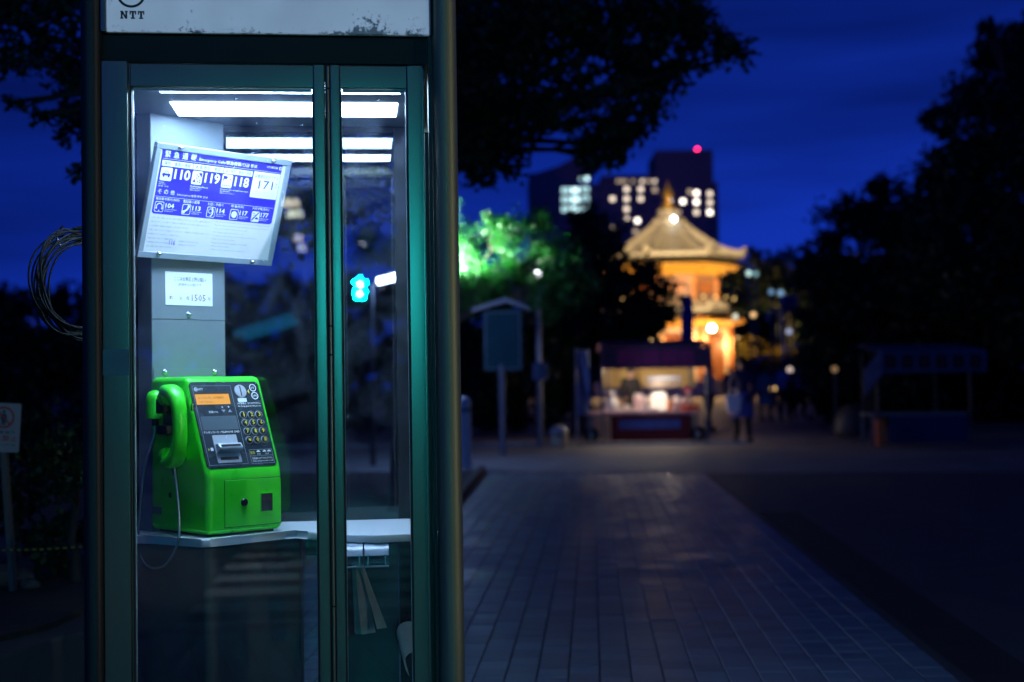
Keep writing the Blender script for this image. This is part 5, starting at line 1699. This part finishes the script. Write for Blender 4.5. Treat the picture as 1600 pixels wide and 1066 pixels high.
def on_counter(px, yy):
    return Vector((cx_ + L(px, 640)[0], YS + yy, cz))


# a glowing paper lantern-box, jars, a white sack, plates, a fan toy ... on the counter
g = thing('lamp_box', 'glowing white lamp box on the stall counter', 'lamp', on_counter(1033, 0.42))
M().box(-0.15, 0.15, -0.11, 0.11, 0.02, 0.36, 0.05).build('shade', emit('warm_lamp_box', (1.0, 0.84, 0.66), 0.95, base=(0.7, 0.65, 0.6)), g)
M().box(-0.19, 0.19, -0.14, 0.14, 0.0, 0.02).build('base', m_black, g)
M().box(-0.12, 0.12, -0.09, 0.09, 0.36, 0.38, 0.008).build('lid', m_white_paint, g)
for px_b, lab in ((1046, 'bare warm bulb under the awning above the lamp box'), (968, 'bare warm bulb under the awning above the white sack')):
    g = thing('bulb_lamp', lab, 'lamp', (cx_ + L(px_b, 600)[0], YS + 0.22, L(1035, 562)[1]), 0, 'bulbs under the stall awning')
    M().tube([(0, 0, 0.06), (0, 0, zt + 0.04 - L(1035, 562)[1])], 0.006, 6).build('flex', m_black, g)
    M().ball((0, 0, 0), 0.055, 12, 8, sq=(1, 1, 1.2)).build('bulb', emit('bulb_glow', (1.0, 0.72, 0.42), 5), g)
    point('bulb_light', (0, 0, -0.13), 30, (1.0, 0.80, 0.58), 0.05, g)
point('lamp_box_light', (0, -0.05, 0.5), 10, (1.0, 0.82, 0.62), 0.1, bpy.data.objects['lamp_box'])
g = thing('white_sack', 'white cloth sack standing at the left of the stall counter', 'sack', on_counter(956, 0.30))
M().lathe([(0.14, 0), (0.16, 0.05), (0.14, 0.18), (0.09, 0.28), (0.075, 0.33), (0.10, 0.39), (0.05, 0.40), (0, 0.40)], 14, squash=(1, .8)).build('body', m_white_paint, g)
M().lathe([(0.085, 0.315), (0.085, 0.335)], 12, squash=(1, .8)).build('tie', m_pink, g)
for k, (px, yy, h, r, col, lab) in enumerate(((1050, 0.3, 0.24, 0.07, (0.6, 0.25, 0.10), 'orange jar right of the lamp box'), (1062, 0.28, 0.30, 0.075, (0.7, 0.6, 0.58), 'tall pale jar near the right end of the counter'), (1072, 0.4, 0.26, 0.06, (0.68, 0.5, 0.5), 'pink jar at the right end of the counter'), (1000, 0.45, 0.36, 0.09, (0.55, 0.40, 0.42), 'tall pinkish jar in the middle of the counter'), (1012, 0.5, 0.30, 0.07, (0.5, 0.42, 0.4), 'pale brown jar left of the lamp box'))):
    g = thing('jar', lab, 'jar', on_counter(px, yy), 0, 'jars on the stall counter')
    M().lathe([(r * .8, 0), (r, 0.02), (r, h * 0.8), (r * 0.75, h * 0.9), (r * 0.75, h * 0.93)], 14).build('body', mat('jar_body', col, rough=0.3), g)
    M().lathe([(r * 0.82, h * 0.931), (r * 0.82, h), (0, h)], 14).build('lid', m_white_paint, g)
for k, (px, yy, lab) in enumerate(((972, 0.18, 'white tray of snacks beside the sack'), (990, 0.12, 'white tray of snacks in the middle front of the counter'), (1020, 0.12, 'white tray of snacks before the lamp box'))):
    g = thing('snack_tray', lab, 'tray', on_counter(px, yy), 0, 'snack trays on the stall counter')
    M().prism(rrect(-0.14, 0.14, -0.09, 0.09, 0.03, 4), 0, 0.03, 0.006).build('tray', m_white_paint, g)
    sn = M()
    for i in range(8):
        sn.ball((-0.10 + 0.028 * i, 0.03 * math.sin(i * 2.2), 0.045), 0.028, 8, 5)
    sn.build('snacks', mat('snack', (0.62, 0.5, 0.46), rough=0.6), g)
g = thing('red_box', 'red box at the right end of the stall counter', 'box', on_counter(1083, 0.2))
M().box(-0.14, 0.14, -0.12, 0.12, 0, 0.09, 0.008).build('body', mat('red_card', (0.55, 0.09, 0.04), rough=0.5), g)
M().box(-0.145, 0.145, -0.125, 0.125, 0.0905, 0.11, 0.006).build('lid', mat('red_lid', (0.62, 0.12, 0.06), rough=0.5), g)
g = thing('pink_pinwheel', 'pink pinwheel on a stick at the right of the stall', 'toy', on_counter(1077, 0.15))
zz = L(1077, 608)[1] - cz
M().tube([(0, 0, 0), (0, 0, zz)], 0.008, 6).build('stick', m_white_paint, g)
for k in range(6):
    a_k = k * math.pi / 3
    M().face([(0, -0.02, zz), (0.10 * math.cos(a_k), -0.02, zz + 0.10 * math.sin(a_k)), (0.08 * math.cos(a_k + .8), -0.05, zz + 0.08 * math.sin(a_k + .8))]).build('vane', mat('pink_vane', (0.75, 0.2, 0.22), rough=0.5), g, smooth=0)
M().box(L(1015, 605)[0], L(1070, 605)[0], 0.55, 0.58, L(1000, 596)[1], L(1000, 588)[1]).build('display_rail', m_pole, stall)
for k, (px, yy, h, w_, col, lab) in enumerate(((945, 0.16, 0.10, 0.10, (0.7, 0.62, 0.64), 'small pale packet left of the white sack'), (966, 0.40, 0.17, 0.09, (0.6, 0.55, 0.56), 'pale packet right behind the white sack'), (981, 0.30, 0.13, 0.11, (0.72, 0.64, 0.64), 'wide pale packet between the two trays'), (1010, 0.28, 0.12, 0.10, (0.75, 0.7, 0.68), 'cream packet before the brown jar'), (1056, 0.14, 0.15, 0.08, (0.75, 0.68, 0.66), 'cream packet before the tall pale jar'), (1067, 0.16, 0.11, 0.08, (0.6, 0.2, 0.1), 'orange packet beside the red box'))):
    g = thing('snack_packet', lab, 'packet', on_counter(px, yy), 0.2 * (k % 3 - 1), 'snack packets on the stall counter')
    M().box(-w_ / 2, w_ / 2, -0.03, 0.03, 0.0, h, 0.012).build('packet_body', mat('packet_film', col, rough=0.3, var=0.1, scale=12), g)
    M().box(-w_ / 2, w_ / 2, -0.004, 0.004, h + 0.0005, h + 0.02).build('packet_seal', m_white_paint, g)
m_card = mat('card', (0.10, 0.08, 0.075), rough=0.6)
for i in range(7):
    x = L(1018 + 8 * i, 600)[0]
    M().box(x - 0.035, x + 0.035, 0.535, 0.549, L(1000, 606)[1], L(1000, 595)[1]).build('price_card', m_card, stall)
# unlit stall on the right
Y2 = 25.3
x0, x1 = at(1352, 600, Y2).x, at(1545, 600, Y2).x
c2 = (x0 + x1) / 2
st = thing('food_stall', 'unlit closed stall with a dark panelled awning on the right', 'market stall', (c2, Y2, 0))
m_dk_blue = mat('navy_awning', (0.05, 0.06, 0.15), rough=0.8)
m_dk_sq = mat('black_awning_print', (0.02, 0.012, 0.02), rough=0.8)
m_dull = mat('dull_grey_tube', (0.045, 0.045, 0.05), rough=0.5)
m_stripe = mat('striped_awning_side', (0.16, 0.14, 0.20), rough=0.8, var=0.3, scale=6)


def L2(px, py):
    v = at(px, py, Y2); return v.x - c2, v.z


a, b = L2(1376, 583), L2(1540, 546)
M().box(a[0], b[0], -0.03, 0.0, a[1], b[1], 0.006).build('valance', m_dk_blue, st)
for i in range(6):
    p = L2(1381 + 26.5 * i, 577); q = L2(1381 + 26.5 * i + 19, 553)
    M().box(p[0], q[0], -0.036, -0.0305, p[1], q[1]).build('valance_panel', m_dk_sq, st)
M().prism([(0, b[1]), (1.7, b[1] + 0.15), (1.7, b[1] + 0.12), (0, b[1] - 0.03)], a[0], b[0], mtx=Matrix(((0, 0, 1, 0), (1, 0, 0, 0.001), (0, 1, 0, 0), (0, 0, 0, 1)))).build('awning', m_dk_blue, st)
M().prism([L2(1377, 544), L2(1377, 585), L2(1350, 620), L2(1350, 580)], 0, 0.03, mtx=Matrix(((1, 0, 0, 0), (0, 0, 1, -0.04), (0, 1, 0, 0), (0, 0, 0, 1)))).build('side_flap', m_stripe, st)
for px, yy in ((1371, 0.02), (1382, 1.6), (1503, 1.6), (1516, 0.02)):
    x = L2(px, 600)[0]
    M().tube([(x, yy, 0), (x, yy, b[1])], 0.02, 8).build('post', m_dull, st)
t0 = L2(1450, 645)[1]
p, q = L2(1335, 640), L2(1512, 640)
M().box(p[0] + .3, q[0], 0.05, 0.9, t0 - 0.05, t0, 0.006).build('counter', m_pole, st)
p2 = L2(1390, 640)
M().box(p2[0], q[0], 0.02, 0.045, 0.03, t0 - 0.055).build('skirt', mat('navy_skirt', (0.015, 0.025, 0.10), rough=0.8), st)
for x in (p[0] + .35, q[0] - 0.05):
    for yy in (0.1, 0.85):
        M().box(x - 0.025, x + 0.025, yy - 0.025, yy + 0.025, 0, t0 - 0.05).build('leg', m_pole, st)
ob = at(1376, 690, 25.0)
g = thing('orange_crate', 'upright orange crate standing in front of the unlit stall', 'crate', (ob.x, 25.0, 0))
M().box(-0.075, 0.075, -0.08, 0.08, 0.0, 0.44, 0.012).build('body', mat('orange_plastic', (0.62, 0.12, 0.02), rough=0.4), g)
M().box(-0.08, 0.08, -0.085, 0.085, 0.441, 0.475, 0.01).build('lid', mat('orange_lid', (0.5, 0.10, 0.02), rough=0.4), g)
g = thing('pale_bundle', 'pale cloth bundle on the ground left of the unlit stall', 'bundle', (at(1328, 645, 29).x, 29, 0))
M().lathe([(0.22, 0), (0.30, 0.1), (0.28, 0.35), (0.2, 0.55), (0.06, 0.66), (0, 0.66)], 12, squash=(1.2, .8)).build('body', m_dull, g)
M().lathe([(0.10, 0.60), (0.10, 0.63)], 10, squash=(1.2, .8)).build('tie', m_pole, g)

# ------------------------------------------------------------------ people
def skin(name, nodes, edges, radii, m, parent, root, sub=1):
    me = bpy.data.meshes.new(name)
    me.from_pydata([tuple(p) for p in nodes], edges, [])
    o = bpy.data.objects.new(name, me); COL.objects.link(o)
    mod = o.modifiers.new('Skin', 'SKIN')
    for i, r in enumerate(radii):
        v = me.skin_vertices[0].data[i]
        v.radius = r if isinstance(r, tuple) else (r, r)
        v.use_root = (i == root)
    s = o.modifiers.new('Sub', 'SUBSURF'); s.levels = sub; s.render_levels = sub
    dg = bpy.context.evaluated_depsgraph_get(); dg.update()
    em = bpy.data.meshes.new_from_object(o.evaluated_get(dg))
    bpy.data.objects.remove(o)
    em.shade_smooth()
    return link(name, em, m, parent)


m_skin = mat('skin', (0.42, 0.26, 0.19), rough=0.5)
m_hair = mat('black_hair', (0.012, 0.010, 0.010), rough=0.5)
m_shoe = mat('dark_shoe', (0.015, 0.015, 0.016), rough=0.5)


def person(label, px, py, Y, h, top, bottom, rz, stride=0.12, coat=0.0, group='people walking on the plaza', skirt=None, arms=0.06):
    g = at(px, py, Y)
    t = thing('person', label, 'person', (g.x, Y, 0), rz, group)
    k = h / 1.70
    J = lambda x, y, z: Vector((x, y, z)) * k
    nodes = [J(0, 0, .92), J(0, .01, 1.12), J(0, 0, 1.34), J(0, -.01, 1.44), J(0, -.025, 1.50), J(0, -.03, 1.585), J(0, -.03, 1.665)]
    rad = [(.125, .09), (.115, .085), (.125, .085), (.055, .055), (.05, .05), (.078, .09), (.06, .075)]
    ed = [(0, 1), (1, 2), (2, 3), (3, 4), (4, 5), (5, 6)]
    for s in (-1, 1):
        n = len(nodes)
        sw = s * stride
        nodes += [J(s * .17, 0, 1.38), J(s * .215, sw * -.25, 1.12), J(s * .20, -.05 + sw * -.6, .90), J(s * .19, -.07 + sw * -.7, .81)]
        rad += [.055, .042, .033, (.036, .02)]
        ed += [(2, n), (n, n + 1), (n + 1, n + 2), (n + 2, n + 3)]
        for f in range(5):                       # fingers and thumb
            m_ = len(nodes)
            fx = s * .19 + (f - 2) * .014
            if f == 4: nodes += [J(s * .17, -.095 + sw * -.7, .80), J(s * .165, -.105 + sw * -.7, .765)]
            else: nodes += [J(fx, -.075 + sw * -.7, .755), J(fx, -.085 + sw * -.7, .715 + .006 * abs(f - 1))]
            rad += [.009, .007]; ed += [(n + 3, m_), (m_, m_ + 1)]
        n = len(nodes)
        nodes += [J(s * .095, 0, .86), J(s * .10, -sw * .55, .48), J(s * .10, -sw * 1.0 + (0.06 if s * stride < 0 else 0), .085), J(s * .11, -sw * 1.0 - .13, .045)]
        rad += [.088, .058, .042, .036]
        ed += [(0, n), (n, n + 1), (n + 1, n + 2), (n + 2, n + 3)]
    body = skin('body', nodes, ed, [tuple(q * k for q in (r if isinstance(r, tuple) else (r, r))) for r in rad], m_skin, t, 0)
    # face: nose, ears
    fc = M()
    fc.ball(J(0, -.12, 1.575), .016 * k, 8, 6)
    for s in (-1, 1):
        fc.ball(J(s * .082, -.03, 1.58), .022 * k, 8, 6, (.5, 1, 1.3)); fc.ball(J(s * .032, -.112, 1.605), .010 * k, 6, 5)
    fc.build('face', m_skin, t)
    hr = M().ball(J(0, -.010, 1.625), .098 * k, 14, 10, (.92, 1.02, .98)); hr.build('hair', m_hair, t)
    # clothes
    tn = [nodes[0] + Vector((0, 0, -.02 - coat * .5)), nodes[0], nodes[1], nodes[2], nodes[3]]
    tr = [(.15, .115), (.145, .11), (.137, .105), (.145, .105), (.075, .07)]
    te = [(0, 1), (1, 2), (2, 3), (3, 4)]
    ai = [7, 7 + 4 + 10 + 4]
    for i0 in ai:
        n = len(tn)
        tn += [nodes[i0], nodes[i0 + 1], nodes[i0 + 2]]; tr += [.072, .058, .047]; te += [(3, n), (n, n + 1), (n + 1, n + 2)]
    skin('jacket', tn, te, [tuple(q * k for q in (r if isinstance(r, tuple) else (r, r))) for r in tr], top, t, 1)
    if skirt is not None:
        M().lathe([(.235 * k, .50 * k), (.20 * k, .75 * k), (.155 * k, 1.0 * k)], 14, squash=(1, .75)).build('skirt', skirt, t)
    ln, lr_, le = [nodes[0]], [(.138, .105)], []
    for i0 in (7 + 4 + 10, 7 + 4 + 10 + 4 + 4 + 10):
        n = len(ln)
        ln += [nodes[i0], nodes[i0 + 1], nodes[i0 + 2]]; lr_ += [.102, .076, .062]; le += [(0, n), (n, n + 1), (n + 1, n + 2)]
    skin('trousers', ln, le, [tuple(q * k for q in (r if isinstance(r, tuple) else (r, r))) for r in lr_], bottom, t, 0)
    for i0 in (7 + 4 + 10, 7 + 4 + 10 + 4 + 4 + 10):
        f = nodes[i0 + 3]
        M().box(f.x - .05 * k, f.x + .05 * k, f.y - .06 * k, f.y + .21 * k, 0.0, .095 * k, .03 * k, 3).build('shoe', m_shoe, t)
    return t


m_navy = mat('navy_jacket', (0.014, 0.016, 0.07), rough=0.8)
m_blk = mat('black_trousers', (0.012, 0.012, 0.015), rough=0.8)
m_blue_s = mat('blue_skirt', (0.09, 0.10, 0.34), rough=0.8)
m_lilac = mat('lilac_shirt', (0.34, 0.30, 0.70), rough=0.8)
m_bluesh = mat('blue_shirt', (0.14, 0.18, 0.45), rough=0.8)
m_greyd = mat('grey_dress', (0.42, 0.38, 0.42), rough=0.8)
m_cream2 = mat('cream_shirt', (0.55, 0.44, 0.38), rough=0.8)
p1 = person('person in a navy jacket and blue skirt walking away towards the temple', 1161, 690, 27.6, 1.64, m_navy, m_blk, math.pi, 0.14, 0.1, skirt=m_blue_s)
person('person in a cream top beside the right end of the lit stall', 1108, 668, 33.5, 1.62, m_cream2, m_blk, math.pi / 2 + 0.4, 0.08)
person('person in a grey dress right of the navy walker', 1197, 655, 42, 1.58, m_greyd, m_blk, 0.3, 0.10, skirt=m_greyd)
person('person in a lilac shirt and dark trousers among the far walkers', 1227, 655, 41, 1.68, m_lilac, m_blk, 0.0, 0.10)
person('person in a blue shirt at the right of the far walkers', 1250, 655, 44, 1.66, m_bluesh, m_blk, 0.2, 0.12)
person('person in dark clothes left of the far walkers', 1141, 640, 52, 1.7, m_navy, m_blk, math.pi, 0.12)
person('dark-haired vendor behind the counter of the lit stall', 986, 640, YS + 1.2, 1.50, m_blk, m_blk, 0.2, 0.02)
hp = p1.matrix_basis
g = thing('shopping_bag', 'white shopping bag carried by the navy walker', 'bag', (at(1146, 640, 27.5).x, 27.45, at(1146, 645, 27.5).z))
bg = M().prism([(-0.13, 0), (0.11, 0.01), (0.15, 0.33), (-0.17, 0.34)], -0.06, 0.06, 0.02, 2, mtx=Matrix(((1, 0, 0, 0), (0, 0, 1, 0), (0, 1, 0, 0), (0, 0, 0, 1))))
bg.build('sack', mat('white_plastic_bag', (0.82, 0.80, 0.80), rough=0.5), g)
for s in (-1, 1):
    M().tube(spline([(-0.08, s * .04, 0.33), (-0.05, s * .03, 0.45), (0.05, s * .03, 0.45), (0.07, s * .04, 0.33)], 4), 0.008, 6).build('handle', m_white_paint, g)

# ------------------------------------------------------------------ keep-out sign, rope and stones in the raised bed
YK = 6.0
c = at(1, 668, YK)
sg = thing('keep_out_sign', 'small white keep-out sign with a red ring on a leaning post in the raised bed', 'sign', (at(20, 915, YK).x, YK, 0.345))
lean = R(-2.2)
SG = Matrix.Translation(c - sg.location) @ Matrix.Rotation(R(3.5), 4, 'Y') @ Matrix.Rotation(R(90), 4, 'X')
m_sgn_post = mat('weathered_post', (0.07, 0.085, 0.085), rough=0.7)
m_sgn = mat('dull_white_sign', (0.24, 0.27, 0.27), rough=0.5, var=0.1, scale=10)
hw, hh = 0.082, 0.103
pb = M().prism(rrect(-hw, hw, -hh, hh, 0.006, 3), -0.003, 0.003).build('plate', m_sgn, sg, mtx=SG)
m_redp = mat('red_sign_print', (0.30, 0.05, 0.03), rough=0.5)
mm = M(); ring(mm, 0.012, 0.043, 0.037, 0.046, 0.0036, 36)
mm.face([(0.012 - 0.030, 0.043 + 0.024, 0.0038), (0.012 - 0.024, 0.043 + 0.030, 0.0038), (0.012 + 0.030, 0.043 - 0.024, 0.0038), (0.012 + 0.024, 0.043 - 0.030, 0.0038)])
text(mm, '立入禁止', -0.060, -0.058, 0.136, 0.026, 0.0036, 0.012)
mm.build('red_print', m_redp, pb, smooth=0)
mm = M(); disc(mm, 0.012, 0.067, 0.007, 0.0034, 12)
flat(mm, [(0.001, 0.058), (0.023, 0.058), (0.026, 0.034), (0.022, 0.034), (0.020, 0.040), (0.020, 0.012), (0.013, 0.012), (0.0115, 0.034), (0.010, 0.012), (0.003, 0.012), (0.003, 0.040), (0.001, 0.034), (-0.003, 0.034)][::-1], 0.0034)
text(mm, '関係者以外', -0.055, -0.026, 0.122, 0.014, 0.0036, 0.01)
text(mm, 'KEEP OUT 上野公園', -0.050, -0.076, 0.115, 0.009, 0.0036, 0.0)
mm.build('black_print', mat('dark_green_print', (0.02, 0.04, 0.04), rough=0.5), pb, smooth=0)
b0 = at(21, 917, YK + 0.02) - sg.location; b1 = at(6, 690, YK + 0.02) - sg.location
M().box(-0.021, 0.021, -0.012, 0.012, 0, (b1 - b0).length + 0.02, 0.003).build('post', m_sgn_post, sg, mtx=Matrix.Translation(Vector((b0.x, 0.02, b0.z - 0.02))) @ (b1 - b0).to_track_quat('Z', 'Y').to_matrix().to_4x4())
# striped rope
ra_, rb_ = at(-60, 858, 5.95), at(142, 853, 5.75)
rope = thing('striped_rope', 'thin yellow and black barrier rope tied across the raised bed', 'rope', (ra_.x, 5.85, 0.30))
n = 34
m_yr = mat('yellow_rope', (0.40, 0.34, 0.05), rough=0.7)
for i in range(n):
    t0_, t1_ = i / n, (i + 1) / n
    sag = lambda t: Vector((0, 0, -0.010 * math.sin(math.pi * t)))
    pa, pb_ = ra_.lerp(rb_, t0_) + sag(t0_) - rope.location, ra_.lerp(rb_, t1_) + sag(t1_) - rope.location
    M().tube([pa, pb_], 0.0045, 6).build('strand', m_yr if i % 2 else m_black, rope)
for pnt in (ra_, rb_):
    M().tube([pnt - rope.location + Vector((0, 0, 0.06)), Vector((pnt.x - rope.location.x, pnt.y - rope.location.y, 0.03))], 0.012, 6).build('stake', m_black, rope)
m_stone = mat('dark_stone', (0.07, 0.07, 0.072), rough=0.85, var=0.25, scale=9, bump=0.3)
for k, (px, py, Y, r, lab) in enumerate(((-4, 893, 6.2, 0.075, 'rounded grey stone left of the sign post'), (30, 900, 6.25, 0.055, 'rounded grey stone right of the sign post'), (48, 915, 6.1, 0.035, 'small flat stone beside the larger one'))):
    st_ = M().ball((0, 0, 0), r, 12, 8, (1.2, 1, .8))
    rng2 = random.Random(k)
    for v in st_.bm.verts: v.co *= rng2.uniform(0.9, 1.1)
    o = st_.build('stone', m_stone, None); q = at(px, py, Y); o.location = (q.x, Y, 0.345 + r * 0.55)
    tag(o, lab, 'stone', 'stones in the raised bed')

# ------------------------------------------------------------------ the street behind the photographer (seen mirrored in the glass)
nv = Vector((-math.sin(BA), math.cos(BA), 0)); P0 = Vector((BX, BY, 0)) + nv * 0.018


def mirror(p):
    return p - nv * (2 * (p - P0).dot(nv))


wv = Vector((math.cos(BA), math.sin(BA), 0))
cross = M()
cross_parts = []
m_line = mat('road_marking', (0.62, 0.62, 0.6), rough=0.6, var=0.15, scale=5)
croot = M().face([(-2, -2, 0), (2, -2, 0), (2, 2, 0), (-2, 2, 0)]).build('crossing_tarmac', m_asphalt, None, smooth=0)
bars_y = [7.3, 7.9, 8.5, 9.1, 9.7, 10.3, 10.9]
vtx = []
cA = mirror(Vector((-0.4, 9.1, 0)))
croot.location = (cA.x, cA.y, -0.0075); croot.scale = (2.4, 2.4, 1); croot.rotation_euler = (0, 0, BA)
tag(croot, kind='structure')
bar_me = None
for y in bars_y:
    vp = Vector((-0.42 - 0.10 * (y - 7.9), y, 0))
    rp = mirror(vp)
    o = M().box(-1.35, 1.35, -0.15, 0.15, -0.006, -0.002).build('crossing_stripe', m_line, None)
    o.location = rp; o.rotation_euler = (0, 0, BA)
    tag(o, kind='structure')
# pedestrian signal showing green
vs = at(563, 445, 15.0)
rs = mirror(vs)
sig = thing('pedestrian_signal', 'pedestrian signal lit green behind the camera, mirrored in the booth glass', 'traffic light', (rs.x, rs.y, 0))
aim_d = (Vector((-0.45, 3.67, 1.5)) - rs); aim_d.z = 0
sig.rotation_euler = (0, 0, math.atan2(aim_d.y, aim_d.x) + math.pi / 2)
M().tube([(0, 0.15, 0), (0, 0.15, rs.z + 0.6)], 0.05, 10).build('pole', m_pole, sig)
hs_ = M().box(-0.17, 0.17, -0.06, 0.10, rs.z - 0.20, rs.z + 0.55, 0.02).build('housing', m_black, sig)
m_sig = emit('green_signal_led', (0.0, 0.74, 0.86), 2600)
M().box(-0.13, 0.13, -0.065, -0.0605, rs.z + 0.20, rs.z + 0.46).build('red_lens', mat('dark_red_lens', (0.06, 0.01, 0.01), rough=0.2), hs_)
led = M()
for k in range(5):
    a_k = R(90 + 72 * k)
    led.lathe([(0.022, 0), (0.02, 0.006), (0, 0.008)], 10, mtx=Matrix.Translation((0.058 * math.cos(a_k), -0.062, rs.z + 0.058 * math.sin(a_k))) @ Matrix.Rotation(R(90), 4, 'X'))
M().lathe([(0.026, 0), (0.026, 0.006), (0, 0.008)], 10, mtx=Matrix.Translation((0, -0.062, rs.z)) @ Matrix.Rotation(R(90), 4, 'X')).build('green_lens_centre', emit('pale_signal_led', (0.05, 0.85, 0.95), 2600), hs_)
led.build('green_lens', m_sig, hs_)
# shielded lamp over the crossing
sl_ = thing('road_lamp', 'shielded road lamp over the crossing behind the camera', 'street lamp', (-3.4, -3.6, 0))
M().tube(spline([(0, 0, 0), (0, 0, 4.8), (0.4, 0.3, 5.3), (1.4, 1.1, 5.5)], 6), [0.07] * 19, 10).build('pole', m_pole, sl_)
M().box(1.1, 1.8, 0.85, 1.35, 5.42, 5.56, 0.03).build('lamp_head', m_pole, sl_)
M().box(1.15, 1.75, 0.90, 1.30, 5.405, 5.418).build('lamp_glass', emit('road_lamp_glass', (0.9, 0.95, 1.0), 3), sl_)
point('road_light', (1.45, 1.1, 5.39), 1100, (0.88, 0.95, 1.0), 0.15, sl_, ((0.30, 0.35, -5.4), 40))

gl = thing('globe_lamp', 'warm globe street lamp behind the camera, glinting on the booth posts, with an added fill spot', 'street lamp', (9.5, -1.2, 0))
M().tube([(0, 0, 0), (0, 0, 2.3)], 0.06, 10).build('pole', m_pole, gl)
M().lathe([(0.08, 2.28), (0.12, 2.35), (0.10, 2.4)], 12).build('collar', m_pole, gl)
M().ball((0, 0, 2.6), 0.22, 14, 10).build('globe', emit('sodium_globe', (1.0, 0.90, 0.60), 40), gl)
M().box(-0.16, 0.16, -0.10, 0.10, 1.95, 2.12, 0.02).build('fill_spot_head', m_black, gl)
point('post_fill_light', (-0.25, 0.15, 2.04), 360, (1.0, 0.95, 0.66), 0.10, gl, ((-9.55, 4.85, -0.50), 15))  # unseen narrow spot added to tint the booth post olive

# more of that street: lamps and a light strip that glint in the panes
def mirrored_lamp(label, px, py, d, r, s_, col, group='street lamps behind the camera'):
    v = mirror(at(px, py, d))
    t = thing('globe_lamp', label, 'street lamp', (v.x, v.y, 0), 0, group)
    M().tube([(0, 0, 0), (0, 0, v.z - r)], 0.05, 8).build('pole', m_pole, t)
    M().lathe([(0.06, v.z - r - 0.06), (0.09, v.z - r), (0.05, v.z - r + 0.03)], 10).build('collar', m_pole, t)
    M().ball((0, 0, v.z), r, 12, 8).build('globe', emit('street_globe', col, s_), t)


mirrored_lamp('small pale globe lamp behind the camera, mirrored in the narrow pane', 565, 371, 22, 0.08, 7, (0.95, 0.85, 1.0))
mirrored_lamp('small pale globe lamp behind the camera, mirrored right of the notice board', 466, 373, 22, 0.08, 5, (0.95, 0.85, 1.0))
mirrored_lamp('warm globe lamp behind the camera, first of a pair mirrored beside the notice board', 449, 318, 24, 0.09, 9, (1.0, 0.9, 0.72))
mirrored_lamp('warm globe lamp behind the camera, second of a pair mirrored beside the notice board', 461, 318, 24.6, 0.09, 7, (1.0, 0.9, 0.72))
mirrored_lamp('tall unseen globe lamp added behind the camera to fill the booth front', 430, -330, 25, 0.25, 36, (1.0, 0.95, 0.78))  # added to lift the frame, kept out of the mirrored panes
va, vb = mirror(at(366, 522, 18)), mirror(at(458, 493, 18))
ls_ = thing('light_strip', 'slanted blue light strip behind the camera, mirrored in the wide pane', 'light strip', (va.x, va.y, 0))
M().tube([va - ls_.location, vb - ls_.location], 0.05, 10).build('strip', emit('blue_strip', (0.01, 0.22, 0.5), 2.6), ls_)
M().tube([Vector((0, 0, 0)), va - ls_.location], 0.03, 8).build('post', m_black, ls_)
fb = vb - ls_.location
M().tube([Vector((fb.x, fb.y, 0)), fb], 0.03, 8).build('post', m_black, ls_)

# tidy up the lettering tool
bpy.data.objects.remove(_to); bpy.data.curves.remove(_tc)
